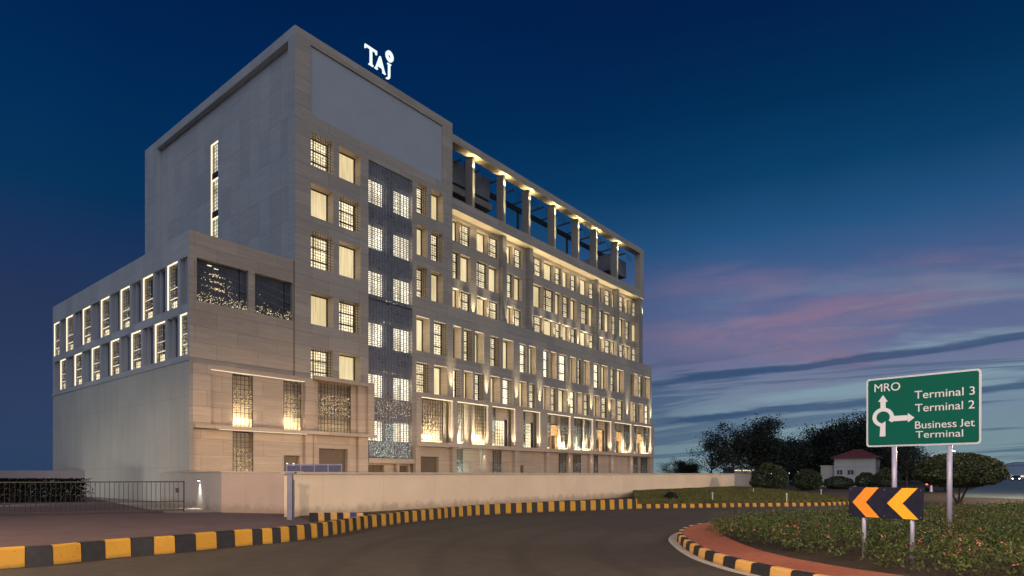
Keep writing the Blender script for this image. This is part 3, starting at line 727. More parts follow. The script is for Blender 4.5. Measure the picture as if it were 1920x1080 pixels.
# ---- canopy frame with shop windows along the lower right
bays = [(789,849),(856,915),(922,966),(980,1013),(1025,1070),(1075,1112),(1116,1146),(1151,1184),(1187.5,1221)]
zf0, zf1 = 4.35, 7.95
c0, c1 = up(779.5), U(1225, VP)
mb = MB(); FB = TF(VP)
mb.box((c0, VP-.15, 7.93), (c1, -.003, 8.25), 'stone'); mb.box((c0, VP-.15, 3.98), (c1, -.003, 4.33), 'stone')
xs = [c0]+[up(v) for p in bays for v in p]+[c1]
for i in range(0, len(xs), 2): mb.box((xs[i], VP-.1, 4.333), (xs[i+1], -.003, 7.927), 'stone')
mb.build('canopy_frame', hotel)
shop = ['J', 'W', 'O', 'O', 'X', 'Y', 'O', 'X', 'Y']
for i, ((pa, pb), k) in enumerate(zip(bays, shop)):
    a, b = up(pa), up(pb); T = TF(.35); w_ = b-a
    mb = MB()
    mb.box((a+.03, VP-.02, 7.885), (b-.03, VP+.08, 7.925), 'led'); mb.box((b-.05, VP+.05, 4.5), (b-.012, VP+.1, 7.88), 'led_soft')  # upright strip is a painted glow for the lamplit right reveal
    w = mb.build('shop_window', hotel)
    mb = MB(); mb.poly([T(a-.01,0,4.2), T(b+.05,0,4.2), T(b+.05,0,8), T(a-.01,0,8)], 'stone')
    if k in 'OXY':
        if i in (2, 3):
            p0, p1 = a+w_*.30, a+w_*.92; mb.box((p0, -.03, 4.36), (p1, -.008, 6.75), 'pane', T)
            for q in range(1, 6): mb.box((p0+(p1-p0)*q/6-.02, -.06, 4.36), (p0+(p1-p0)*q/6+.02, -.032, 6.75), 'bronze', T)
            for q in range(1, 8): mb.box((p0, -.055, 4.36+.3*q-.012), (p1, -.033, 4.36+.3*q+.012), 'bronze', T)
        o0, o1 = (a+w_*.42, a+w_*.80) if k != 'Y' else (a+w_*.52, a+w_*.8)
        if (k != 'Y' or i == 8) and i > 3: mb.box((o0, -.03, 4.36), (o1, -.009, 6.9), 'amber', T); mb.box((o0+.1, -.05, 4.36), (o0+(o1-o0)*.45, -.032, 5.8), 'door', T); mb.box((o0, -.06, 6.9), (o1+.1, -.005, 7.0), 'bronze', T)
        mb.box((o1+.02, -.045, 4.36), (min(b+.04, o1+.45), -.007, 6.9), 'glass_blue', T) if i > 1 else None
    mb.build('back_wall', w)
    if k == 'J': jali_panel(a+.05, b-1.0, 4.4, 7.8, VP+.15, 40, 60, 'jali_panel')
    elif k == 'W': jali_panel(a+.02, a+w_*.26, 4.4, 7.8, VP+.15, 90, 40, 'jali_panel', 'glint_w', colour=(.95, 1, .8)); jali_panel(a+w_*.62, b-.1, 4.4, 7.8, VP+.15, 60, 10)
    else:
        cw = (.72, .95, 1.0) if i % 2 else (1, .86, .6)
        jali_panel(a+.02, a+w_*.2, 4.4, 7.8, VP+.15, 30, 110, 'jali_panel', 'glint_w', colour=cw)
        if k in 'XY': jali_panel(b-w_*.36, b-.25, 4.4, 7.8, VP+.15, 44, 90, 'jali_panel', 'glint_w', colour=(1, .92, .7))
        if k == 'Y' and i == 5: jali_panel(a+w_*.25, a+w_*.5, 4.4, 7.8, VP+.15, 40, 70, 'jali_panel', 'glint_w', colour=(.85, 1, .8))
    spot('uplight', (b-.35, VP+.1, 4.45), (b+.05, VP+.4, 7), 34, 80, (1, .85, .58), 1, hotel)
# ground storey right
mb = MB(); gp = [(779.5, 789), (849, 856), (905, 915), (966, 975), (1025, 1032), (1066, 1070), (1106, 1112), (1146, 1151), (1181, 1187), (1218, 1224)]
g0 = up(779.5); wall(mb, TF(VP+.35), g0, c1, 0, 3.98, [(up(789.5), up(828), 0, 3.15, .35), (up(961+20), up(987), 0, 2.6, .3)], 'stone_lamplit')
for pa, pb in gp: mb.box((up(pa), VP, 0), (up(pb), VP+.347, 3.977), 'stone_lamplit')
mb.poly([(c1,VP,0),(c1,0,0),(c1,0,8),(c1,VP,8)], 'stone')
mb.build('ground_storey_wall', hotel)
mb = MB(); mb.box((up(789.5), VP+.66, 0), (up(828), VP+.7, 3.15), 'shutter'); mb.build('roller_shutter', hotel)
mb = MB(); mb.box((up(981), VP+.6, 0), (up(987), VP+.65, 2.6), 'door'); mb.build('door', hotel)
jali_panel(up(856), up(869), .3, 3.9, VP+.1, 170, 120, 'jali_panel', 'glint_w', colour=(.6, 1, .95))
for pa, pb in ((928, 943), (1052, 1064), (1079, 1092), (1118, 1124), (1188, 1198), (1205, 1216)): jali_panel(up(pa), up(pb), .3, 3.9, VP+.2, 3, 50, 'jali_panel', 'glint_w', colour=(.6, 1, .95))
for px in (908, 1068, 1109, 1149, 1184): spot('uplight', (up(px), VP-.15, 3.9), (up(px), VP, 0), 25, 40, (1, .85, .6), 1, hotel)

# ---- facade uplights
for px in (845.5, 912, 968.5, 1012, 1066.5, 1108.5, 1142.5, 1176, 1219.5):
    a = U(px); mb = MB(); mb.tube((a, -.14, 8.26), (a, -.13, 8.36), .05, .05, 'bronze', 8); mb.build('uplight_fitting', hotel)
    spot('uplight', (a, -.30, 8.40), (a, .0, 10.6), 190, 30, (1, .88, .55), 1, hotel)
for px in (861.5, 889.5, 915, 946, 963.5, 996.5, 1018, 1040, 1054, 1069, 1085.5, 1103.5, 1132.5, 1147, 1121, 1158, 1172):
    a = U(px, 1.85); vv_ = 1.2 if px in (946, 996.5, 1121, 1158) else 1.70
    spot('uplight', (a, vv_, 16.18), (a, vv_+.3, 18.3), 150, 32, (1, .88, .55), 1, hotel)
for i in range(16):  # wash under the terrace beam
    a = UT+1.2+i*2.35
    if min(abs(a-U(q_, 1.5)) for q_ in (946.5, 996.5, 1120.5, 1159.5, 1199)) < .75: a += 1.0
    spot('uplight', (a, 1.25, 23.4), (a, 1.6, 25.2), 22, 140, (1, .86, .5), 1, hotel)

# ---- rooftop letters
rs = BW(6.0, .6, 31.8); sign = empty('rooftop_sign', rs, math.atan2(sn, cs))
tag(sign, 'white glowing rooftop letters with a round emblem, standing on the tower parapet', 'sign')
def letter(pts, name='letter', hole=None):
    mb = MB(); T = lambda a, b, d: (a-6.0, d, b-31.8)
    mb.prism(pts, T, 0, .12, 'sign_white'); mb.build(name, sign)
letter([(6.22,33.92),(6.22,34.20),(7.34,34.20),(7.34,33.92),(7.27,33.92),(7.20,34.07),(6.88,34.07),(6.88,32.96),(7.00,32.91),(7.00,32.85),(6.58,32.85),(6.58,32.91),(6.70,32.96),(6.70,34.07),(6.38,34.07),(6.30,33.92)])
letter([(7.14,32.85),(7.14,32.91),(7.22,32.95),(7.60,33.98),(7.70,33.98),(8.10,32.95),(8.20,32.85),(7.90,32.85),(7.93,32.96),(7.86,33.17),(7.42,33.17),(7.35,32.96),(7.42,32.91),(7.42,32.85)])
letter([(8.38,33.88),(8.38,33.83),(8.47,33.78),(8.47,32.86),(8.40,32.72),(8.26,32.68),(8.26,32.62),(8.44,32.62),(8.58,32.72),(8.63,32.9),(8.63,33.78),(8.73,33.83),(8.73,33.88)])
mb = MB(); n = 28
for i in range(n):
    w0, w1 = 2*math.pi*i/n, 2*math.pi*(i+1)/n
    f = lambda w, r: (8.58-6+math.cos(w)*.38*r, 0, 34.48-31.8+math.sin(w)*.42*r)
    mb.poly([f(w0, 1), f(w1, 1), f(w1, .32), f(w0, .32)], 'sign_white')
    g = lambda w, r: (8.58-6+math.cos(w)*.38*r, .1, 34.48-31.8+math.sin(w)*.42*r)
    mb.poly([g(w0, 1), f(w0, 1), f(w1, 1), g(w1, 1)], 'sign_white'); mb.poly([g(w0, 1), g(w1, 1), g(w1, .32), g(w0, .32)], 'sign_white')
mb.build('emblem', sign)
mb = MB()
for a in (6.86, 7.6, 8.2, 8.6): mb.box((a-6-.025, .14, -.6), (a-6+.025, .19, 1.9 if a in (6.86, 8.6) else 1.0), 'black')
mb.box((.3, .14, .5), (2.8, .18, .56), 'black'); mb.build('support_frame', sign)

# ------------------------------------------------------------------ ground, road, paving
def spline(P, step=.25):
    P = [Vector(p) for p in P]; out = []
    for i in range(len(P)-1):
        a = P[max(i-1, 0)]; b = P[i]; c = P[i+1]; d = P[min(i+2, len(P)-1)]
        n = max(2, int((c-b).length/step))
        for k in range(n):
            t_ = k/n; out.append(.5*((2*b)+(c-a)*t_+(2*a-5*b+4*c-d)*t_*t_+(3*b-a-3*c+d)*t_**3))
    out.append(P[-1]); return out
def gmat(name, c1, c2, scale, rough=.85, bump=(40, .3, .01), big=.25, fleck=None, spec=.3):
    m = bpy.data.materials.new(name); m.use_nodes = True; t = NT(m.node_tree)
    p = t.n('ShaderNodeBsdfPrincipled'); o = t.n('ShaderNodeOutputMaterial'); t.l(p.outputs[0], o.inputs[0])
    tc = t.n('ShaderNodeTexCoord'); v = tc.outputs['Object']
    a = t.noise(v, scale, 7, .65); b = t.noise(v, .18, 4, .55)
    c = t.mix(t.step(a, .3, .7), (*c1, 1), (*c2, 1))
    c = t.mix(1.0, c, t.ramp(b, [(.3, (1-big,)*3), (.7, (1+big,)*3)]), 'MULTIPLY')
    f = t.noise(v, bump[0], 3, .7)
    if fleck: c = t.mix(t.step(f, .60, .72), c, (*fleck, 1))
    t.l(c, p.inputs['Base Color']); p.inputs['Roughness'].default_value = rough; p.inputs['Specular IOR Level'].default_value = spec
    bb = t.n('ShaderNodeBump'); bb.inputs['Strength'].default_value = bump[1]; bb.inputs['Distance'].default_value = bump[2]
    t.l(f, bb.inputs['Height']); t.l(bb.outputs[0], p.inputs['Normal']); M[name] = m; return m
gmat('earth', (.045, .035, .026), (.075, .06, .045), 1.5)
gmat('asphalt', (.046, .036, .030), (.064, .050, .041), 2.5, .82, (55, .5, .012), .18, (.10, .08, .065))
def asphalt():
    m = bpy.data.materials.new('asphalt'); m.use_nodes = True; t = NT(m.node_tree)
    p = t.n('ShaderNodeBsdfPrincipled'); o = t.n('ShaderNodeOutputMaterial'); t.l(p.outputs[0], o.inputs[0]); p.inputs['Roughness'].default_value = .78; p.inputs['Specular IOR Level'].default_value = .3
    tc = t.n('ShaderNodeTexCoord'); v = tc.outputs['Object']; x, y, z = t.sep(v)
    a = t.noise(v, 2.5, 7, .65); big = t.noise(v, .16, 4, .6, .4); g = t.noise(v, 60, 3, .75)
    col = t.mix(t.step(a, .3, .7), (.052, .044, .039, 1), (.069, .059, .052, 1))
    col = t.mix(1.0, col, t.ramp(big, [(.3, (.74,.74,.76)), (.7, (1.24,1.22,1.18))]), 'MULTIPLY')
    # polished wheel tracks curving round the island
    dx_ = t.math('SUBTRACT', x, 12.5); dy_ = t.math('SUBTRACT', y, 13.0)
    rr = t.math('SQRT', t.math('ADD', t.math('MULTIPLY', dx_, dx_), t.math('MULTIPLY', dy_, dy_)))
    w = t.math('SINE', t.math('ADD', t.math('MULTIPLY', rr, 3.6), t.math('MULTIPLY', big, 2.0)))
    tr = t.math('MULTIPLY', t.step(w, .35, 1.0), t.math('MULTIPLY', t.step(rr, 9.0, 10.5), t.step(rr, 20, 16)))
    col = t.mix(t.math('MULTIPLY', tr, .38), col, (.034, .029, .026, 1))
    st = t.noise(v, .9, 5, .7); col = t.mix(t.math('MULTIPLY', t.step(st, .64, .72), .5), col, (.028, .024, .022, 1))
    vo = t.n('ShaderNodeTexVoronoi', feature='DISTANCE_TO_EDGE'); vo.inputs['Scale'].default_value = .22
    wv = t.n('ShaderNodeVectorMath', operation='ADD'); t.l(v, wv.inputs[0]); t.l(t.comb(t.math('MULTIPLY', a, 1.2), t.math('MULTIPLY', st, 1.2)), wv.inputs[1]); t.l(wv.outputs[0], vo.inputs['Vector'])
    col = t.mix(t.math('MULTIPLY', t.step(vo.outputs[0], .006, .001), t.math('MULTIPLY', t.step(big, .5, .6), .7)), col, (.015, .013, .012, 1))
    col = t.mix(t.step(g, .62, .72), col, (.11, .09, .075, 1))
    t.l(col, p.inputs['Base Color'])
    bb = t.n('ShaderNodeBump'); bb.inputs['Strength'].default_value = .5; bb.inputs['Distance'].default_value = .012
    t.l(g, bb.inputs['Height']); t.l(bb.outputs[0], p.inputs['Normal']); M['asphalt'] = m
asphalt()
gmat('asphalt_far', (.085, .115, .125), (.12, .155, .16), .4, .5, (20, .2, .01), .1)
gmat('forecourt', (.095, .066, .070), (.125, .088, .092), 1.2, .85, (30, .3, .01), .15)
gmat('red_paving', (.28, .088, .052), (.36, .118, .072), 5, .85, (60, .5, .01), .12)
gmat('mulch', (.028, .019, .014), (.055, .038, .028), 9, .95, (18, 1, .05), .2)
gmat('lawn', (.05, .055, .012), (.095, .095, .022), 2.0, .9, (25, 1, .04), .3)
gmat('drive', (.26, .22, .18), (.32, .28, .24), 1.5)
def sheet(name, pts, z, m, kind='structure'):
    mb = MB(); mb.poly([(p[0], p[1], z) for p in pts], m); o = mb.build(name); o['kind'] = kind; return o
sheet('ground', [(-900,-300),(900,-300),(900,2500),(-900,2500)], -.02, 'earth')
# kerb lines on the ground
KA = [G(0,1067), G(100,1059), G(153,1052.5), G(246,1043.5), G(328,1037), G(407,1028.5), G(474,1022), G(526,1017.5), G(571,1011.5), G(621,1004),
      G(687,991), G(726,985.5), G(760,980.3), G(820,973.8), G(857,969.6), G(917,965), G(1007,960.6), G(1120,956.8), G(1195,953.8)]
KA = [KA[0]+(KA[0]-KA[1])*5]+KA
KB = [KA[-1], G(1300,952.6), G(1420,950.6), G(1554,948.4), Vector((21, 36, 0)), Vector((26, 41, 0)), Vector((31, 50, 0))]
RB = [(24,28.5),(18,25.6),(14,23.9),(10.6,22.3),(7.8,20.8),(6.3,19.6),(5.15,18.1),(4.35,16.2),(4.0,14.4),(3.83,12.5),(3.93,11.2),(4.12,10.36),(4.6,9.1),(5.7,7.6),(8,6.2),(13,5),(24,4.4)]
RB = [Vector((a, b, 0)) for a, b in RB]
road = [(-40, -12), (40, -12), (60, 25), (36, 38), (26.5, 41.5)] + [(p.x, p.y) for p in reversed(spline(KB, .6))] + [(p.x, p.y) for p in reversed(spline(KA, .6))] + [(-40, -2)]
sheet('road', road, 0.0, 'asphalt')
sheet('forecourt_paving', [(p.x, p.y) for p in spline(KA, .6)]+[(8, 45), (-9, 26.6), (-14, 29), (-30, 48), (-60, 48), (-60, 0), (-40, -2)], .004, 'forecourt')
dx, dy = cs, sn
fr0 = Vector((33, 52, 0)); w_ = 22
sheet('airport_road', [(36, 38), (33, 46), (33+dx*500, 46+dy*500), (33+dx*500+w_*dy, 46+dy*500-w_*dx), (33+w_*dy+6, 46-w_*dx), (60, 25)], .004, 'asphalt_far')
for k in (6.5, 13):
    for j in range(12):
        s0_ = 8+j*14; q = Vector((36+dy*k+dx*s0_, 44-dx*k+dy*s0_, 0))
# lane marks
mb = MB()
for k in (5, 10.5):
    for j in range(16):
        q0 = Vector((37+dy*k, 46-dx*k)) + Vector((dx, dy))*(j*9); q1 = q0+Vector((dx, dy))*4; w2 = Vector((dy, -dx))*.12
        mb.poly([(q0.x, q0.y, .012), (q1.x, q1.y, .012), (q1.x+w2.x, q1.y+w2.y, .012), (q0.x+w2.x, q0.y+w2.y, .012)], 'paint_white')
o = mb.build('lane_markings'); o['kind'] = 'structure'
# lawn rising gently to the wall
lw = spline(KB[:5], .8); wallp = lambda s_: Vector((-8.9+dx*s_, 24.3+dy*s_, 0))
mb = MB(); n = len(lw); rows = 10
grid = []
for i in range(n):
    a = lw[i]+Vector((-.03, .14, 0)); b = wallp(28.5+(i/(n-1))*22) + Vector((dy, -dx, 0))*.05
    if i/(n-1) > .55: b = a.lerp(b, 1.0)
    grid.append([(a.lerp(b, j/rows).x, a.lerp(b, j/rows).y, .15+.28*math.sin(math.pi*min(1, j/rows)*.62)+R.uniform(-.02, .02)) for j in range(rows+1)])
for i in range(n-1):
    for j in range(rows): mb.poly([grid[i][j], grid[i+1][j], grid[i+1][j+1], grid[i][j+1]], 'lawn')
o = mb.build('lawn', smooth=True); o['kind'] = 'structure'
G_lawn = grid
pts = []
rg = np.random.default_rng(3)
gp_ = np.array(grid); ni, nj = gp_.shape[:2]
N = 26000; fi = rg.uniform(0, ni-1.001, N); fj = rg.uniform(0, nj-1.001, N)**1.0
i0 = fi.astype(int); j0 = fj.astype(int); fa = (fi-i0)[:, None]; fb = (fj-j0)[:, None]
base = (gp_[i0, j0]*(1-fa)*(1-fb)+gp_[i0+1, j0]*fa*(1-fb)+gp_[i0, j0+1]*(1-fa)*fb+gp_[i0+1, j0+1]*fa*fb)
ang = rg.uniform(0, 2*math.pi, N); hh = rg.uniform(.04, .13, N); w0 = .035
d1_ = np.stack([np.cos(ang)*w0, np.sin(ang)*w0, 0*ang], 1); upv = np.stack([rg.normal(0, .03, N), rg.normal(0, .03, N), hh], 1)
Q = np.stack([base-d1_, base+d1_, base+d1_*.3+upv, base-d1_*.3+upv], 1)
M['grass_blade'] = mat('grass_blade', (.085, .085, .020), .8, noise=(.6, .45))
o = quads_mesh('lawn_grass', Q, ['grass_blade']); tag(o, 'olive green grass on the strip between kerb and cream wall', 'grass', kind='stuff')

def kerb(name, path, zt, th, L, cols, side=1, start=0, z0=0.0, brk=()):
    """painted block kerb: path = list of ground points; zt(s)=height; blocks of length L(s)"""
    S_ = [0]
    for a, b in zip(path, path[1:]): S_.append(S_[-1]+(b-a).length)
    def at(s_):
        s_ = min(max(s_, 0), S_[-1]-1e-4)
        k = np.searchsorted(S_, s_, 'right')-1; k = min(k, len(path)-2)
        f = (s_-S_[k])/(S_[k+1]-S_[k]); p = path[k].lerp(path[k+1], f); d = (path[k+1]-path[k]).normalized()
        return p, Vector((-d.y, d.x, 0))*side
    mb = MB(); s_ = 0; i = start; ej = hj = 0
    while s_ < S_[-1]-.02:
        e = min(s_+L(s_), S_[-1]); m = cols[i % len(cols)]
        if i-start < len(brk): e = brk[i-start]
        for q0, q1 in ((s_+.004, (s_+e)/2), ((s_+e)/2, e-.004)):
            (a, na), (b, nb) = at(q0), at(q1); h0, h1 = zt(q0)+hj, zt(q1)+hj; cb = .03; a = a+na*ej; b = b+nb*ej
            prof = lambda p, n, h: [p+Vector((0,0,z0)), p+n*.02+Vector((0,0,h-cb)), p+n*(.02+cb)+Vector((0,0,h)), p+n*th+Vector((0,0,h)), p+n*th+Vector((0,0,z0))]
            A, B = prof(a, na, h0), prof(b, nb, h1)
            for k in range(4): mb.poly([A[k], B[k], B[k+1], A[k+1]], m)
        s_ = e; i += 1; ej = R.uniform(-.007, .007); hj = R.uniform(-.008, .008)
    p, n = at(0); h = zt(0); 
    for q in (0, S_[-1]):
        p, n = at(q); h = zt(q); mb.poly([p+Vector((0,0,z0)), p+n*.02+Vector((0,0,h)), p+n*th+Vector((0,0,h)), p+n*th+Vector((0,0,z0))], cols[0])
    o = mb.build(name); o['kind'] = 'structure'; return o, S_[-1], at
pa_ = spline(KA, .12); tot = 0; s474 = None; s0k = 0
acc = 0
for a, b in zip(pa_, pa_[1:]):
    if s0k == 0 and (a-KA[1]).length < .1: s0k = acc
    if s474 is None and (a-G(474,1022)).length < .12: s474 = acc
    acc += (b-a).length
TOT = acc
jit = lambda L: (lambda s_: L(s_)*R.uniform(.93, 1.07))
def zA(s_):
    f = (s_-s0k)/(TOT-s0k); return .365+.03*max(0, min(1, f*2))+.10*max(0, (f-.5)*2)
def arc_at_px(px):      # arc length where the kerb foot passes a photo column
    acc_ = 0
    for a, b in zip(pa_, pa_[1:]):
        xa, xb = 960+F*a.x/max(a.y, .1), 960+F*b.x/max(b.y, .1)
        if a.y > 5 and xa <= px < xb: return acc_+(b-a).length*(px-xa)/(xb-xa)
        acc_ += (b-a).length
bk = [arc_at_px(q) for q in (47, 100, 153, 198, 246, 289, 329, 368, 407, 441, 474, 492, 511, 527, 543, 558, 572)]
d0 = .47; pre = []
q = bk[0]-d0
while q > .2: pre.insert(0, q); q -= d0
kerb('kerb', pa_, zA, .2, jit(lambda s_: .25 if s_ < TOT-9 else .29), ['k_yellow', 'k_black'] if len(pre) % 2 == 0 else ['k_black', 'k_yellow'], 1, brk=pre+bk)
kerb('kerb', spline(KB, .12), lambda s_: .23-.004*s_, .14, jit(lambda s_: .235), ['k_yellow', 'k_maroon'], 1)
inner = [G(586,979), G(618,976.5), G(650,974.5), G(690,972.5)]
kerb('kerb', spline(inner, .12), lambda s_: max(.17, .33-.045*s_), .18, lambda s_: .27, ['k_black', 'k_orange', 'k_black', 'k_orange', 'k_black', 'k_orange', 'k_blue', 'k_orange'], 1)
sheet('planting_strip', [(p.x, p.y+.2) for p in spline([G(586,979), G(618,974.5), G(650,971), G(720,964), G(800,957), G(1100,948)], .5)]+[(p.x, p.y) for p in (wallp(20), wallp(.5))], .03, 'earth')
rbp = spline(RB, .12)
kerb('kerb', rbp, lambda s_: .19, .15, jit(lambda s_: .43), ['k_orange', 'k_black'], 1)
def offset(path, d):
    out = []
    for i, p in enumerate(path):
        a = path[max(i-1, 0)]; b = path[min(i+1, len(path)-1)]; t_ = (b-a).normalized(); out.append(p+Vector((-t_.y, t_.x, 0))*d)
    return out
def band(name, A, B, z, m):
    mb = MB()
    for i in range(len(A)-1): mb.poly([(A[i].x, A[i].y, z), (A[i+1].x, A[i+1].y, z), (B[i+1].x, B[i+1].y, z), (B[i].x, B[i].y, z)], m)
    o = mb.build(name); o['kind'] = 'structure'; return o
band('gutter', offset(rbp, -.20), offset(rbp, -.0), .006, 'gutter')
band('island_paving', offset(rbp, .15), offset(rbp, 1.12), .188, 'red_paving')
inn = offset(rbp, 1.12)
inn = [p for p in inn]
sheet('planting_bed', [(p.x, p.y) for p in inn[::3]], .17, 'mulch')

# ------------------------------------------------------------------ street lamps (far ones in view; assumed unseen ones added to light the road and walls)
def lamp_post(loc, rz, label, h=9.0, reach=1.8, energy=0, col=(1, .70, .42), tilt=20):
    r = empty('street_lamp', loc, rz); tag(r, label, 'street lamp', 'street lamps along the airport roads')
    mb = MB(); mb.tube((0,0,0), (0,0,.5), .14, .12, 'post_grey', 10); mb.tube((0,0,.5), (0,0,h-.4), .09, .055, 'post_grey', 10); mb.build('pole', r)
    mb = MB(); mb.tube((0,0,h-.45), (reach*.5,0,h-.08), .045, .04, 'post_grey', 8); mb.tube((reach*.5,0,h-.08), (reach,0,h), .04, .035, 'post_grey', 8); mb.build('arm', r)
    mb = MB(); mb.prism([(reach-.1,-.12),(reach+.55,-.16),(reach+.65,0),(reach+.55,.16),(reach-.1,.12)], lambda a, b, d: (a, b, h+d), .02, .12, 'steel'); mb.build('lamp_head', r)
    mb = MB(); mb.box((reach+.05,-.1,h-.02), (reach+.5,.1,h+.018), 'lamp_white' if not energy else 'added_lamp_warm'); mb.build('lens', r)
    if energy: spot('lamp_light', (reach+.28, 0, h-.06), (reach+1.2, 0, 0), energy*.68, 176, col, .15, r, .15)  # only the assumed lamps outside the frame are given light
    return r

# ------------------------------------------------------------------ boundary wall
ww = empty('boundary_wall', wallp(0), math.atan2(sn, cs)); tag(ww, 'long low cream boundary wall with stone coping in front of the hotel', 'wall')
mb = MB(); mb.box((0, 0, 0), (50.5, .25, 1.70), 'wall_cream'); mb.build('wall_body', ww)
mb = MB(); mb.box((-.1, -.06, 1.703), (50.6, .31, 1.80), 'coping'); mb.build('coping', ww)
p0 = wallp(50.5); wc = empty('compound_wall', p0, rad(62)); tag(wc, 'far pale compound wall continuing behind the round bushes', 'wall')
mb = MB(); mb.box((0.2, 0, 0), (30, .25, 1.68), 'wall_grey'); mb.build('wall_body', wc)
mb = MB(); mb.box((0.2, -.05, 1.683), (30, .3, 1.76), 'coping'); mb.build('coping', wc)
ge = G(415, 961); gb = G(540, 963.5)
w2 = empty('forecourt_wall', ge, math.atan2(gb.y-ge.y, gb.x-ge.x)); tag(w2, 'short pinkish wall facing the forecourt beside the grey end post', 'wall')
Lw = (gb-ge).length+.6
mb = MB(); mb.box((.003, 0, 0), (Lw, .25, 1.78), 'wall_pink'); mb.build('wall_body', w2); mb = MB(); mb.box((-.02, -.03, 1.783), (Lw, .28, 1.83), 'coping'); mb.build('coping', w2)
gf = Vector((-29.5, 47.5, 0)); L3 = (gf-ge).length
w3 = empty('driveway_wall', ge, math.atan2(gf.y-ge.y, gf.x-ge.x)); tag(w3, 'grey driveway wall running back behind the gate with two wall lamps', 'wall')
mb = MB(); mb.box((0, -.25, 0), (L3, -.003, 1.80), 'wall_grey'); mb.build('wall_body', w3); mb = MB(); mb.box((.03, -.28, 1.803), (L3, .03, 1.85), 'coping'); mb.build('coping', w3)
w4 = empty('rear_yard_wall', gf, rad(180)); tag(w4, 'dim pinkish yard wall behind the gate at the far left', 'wall')
mb = MB(); mb.box((0, 0, 0), (45, .25, 2.0), 'wall_shaded'); mb.build('wall_body', w4)
sheet('driveway', [(ge.x, ge.y), (gf.x, gf.y), (gf.x-3, gf.y-1), (ge.x-2.2, ge.y-.4)], .012, 'drive')
# wall lamps
dirw = (gf-ge).normalized(); nrm = Vector((-dirw.y, dirw.x, 0)); 
if nrm.y > 0: nrm = -nrm
for px, lb in ((375, 'small downlight glowing on the grey wall right of the gate'), (287, 'small downlight glowing on the wall seen through the gate bars')):
    k = (px-960)/F; s_ = (k*ge.y-ge.x)/(dirw.x-k*dirw.y); q = ge+dirw*s_+nrm*.003
    lp = empty('wall_lamp', (q.x, q.y, 1.42)); lp.rotation_euler = (0, 0, math.atan2(nrm.y, nrm.x)); tag(lp, lb, 'wall lamp', 'downlights on the driveway wall')
    mb = MB(); mb.box((0, -.06, -.03), (.12, .06, .05), 'steel'); mb.build('housing', lp)
    mb = MB(); mb.box((.02, -.045, -.045), (.11, .045, -.032), 'lamp_white'); mb.build('lens', lp)
    spot('lamp_light', (.1, 0, -.07), (.08, 0, -1.4), 26, 85, (1, .93, .82), 1, lp)
# end post with conduit and blue glow at the foot
ep = empty('gate_post', G(543, 975)); tag(ep, 'slim blue-grey steel post at the left end of the cream wall', 'post')
mb = MB(); mb.box((-.10, 0, .0), (.09, .14, 1.72), 'steel'); mb.build('post', ep)
mb = MB(); mb.box((-.16, -.04, 1.72), (.2, .2, 1.80), 'steel'); mb.build('cap', ep)
mb = MB(); mb.tube((.13, .1, 0), (.13, .1, 1.5), .025, .025, 'steel', 8); mb.build('conduit', ep)
# blue-grey steel railing behind the wall
ra = BW(0, -11.0, 0); rp0 = P3(538, 887, 27.5); rp1 = P3(641, 886, 27.5)
rl = empty('steel_railing', (rp0.x, 27.5, 0), 0); tag(rl, 'bluish steel railing with mesh panels standing above the left end of the cream wall', 'railing')
Wd = rp1.x-rp0.x; zt = EYE+(HY-870)/F*27.5
mb = MB()
for i in range(5): a = Wd*min(1, i/3.9); mb.box((a-.02, -.02, 0), (a+.02, .02, zt), 'steel')
mb.build('posts', rl) if False else None
for i in range(5):
    a = Wd*i/4; mb = MB(); mb.box((a-.02, -.02, 0), (a+.02, .02, zt), 'steel'); mb.build('post', rl)
mb = MB(); mb.box((0, -.025, zt-.05), (Wd, .025, zt), 'steel'); mb.build('top_rail', rl)
M['mesh_blue'] = mat('blue_mesh', (.07, .07, .14), .5, .4, noise=(8, .3))
mb = MB(); mb.box((.02, -.006, .3), (Wd-.02, .006, zt-.06), 'mesh_blue'); mb.build('mesh_panel', rl)
# sliding gate
ga = G(0, 967.5); gb2 = G(346, 960.5); gd = (gb2-ga).normalized(); g00 = ga-gd*6; Lg = (gb2-g00).length
gt = empty('sliding_gate', g00, math.atan2(gd.y, gd.x)); tag(gt, 'long low sliding gate of thin dark vertical bars across the driveway', 'gate')
zg = EYE-(903-HY)/F*27.3+.02
mb = MB(); mb.box((0, -.03, .08), (Lg, .03, .14), 'iron'); mb.box((0, -.03, zg-.05), (Lg, .03, zg), 'iron'); mb.box((0, -.02, .48), (Lg, .02, .52), 'iron')
mb.box((Lg-.05, -.03, 0), (Lg, .03, zg), 'iron'); mb.build('gate_frame', gt)
mb = MB(); n = int(Lg/.175)
for i in range(n): a = .02+i*.175; mb.tube((a, 0, .14), (a, 0, zg-.05), .011, .011, 'iron', 5, False)
mb.build('bars', gt)
mb = MB(); mb.box((Lg-.35, -.08, .9), (Lg-.22, .05, 1.1), 'iron'); mb.build('lock_box', gt)
mb = MB(); mb.tube((Lg-.9, -.03, .05), (Lg-.9, .03, .05), .05, .05, 'iron', 12); mb.build('wheel', gt)

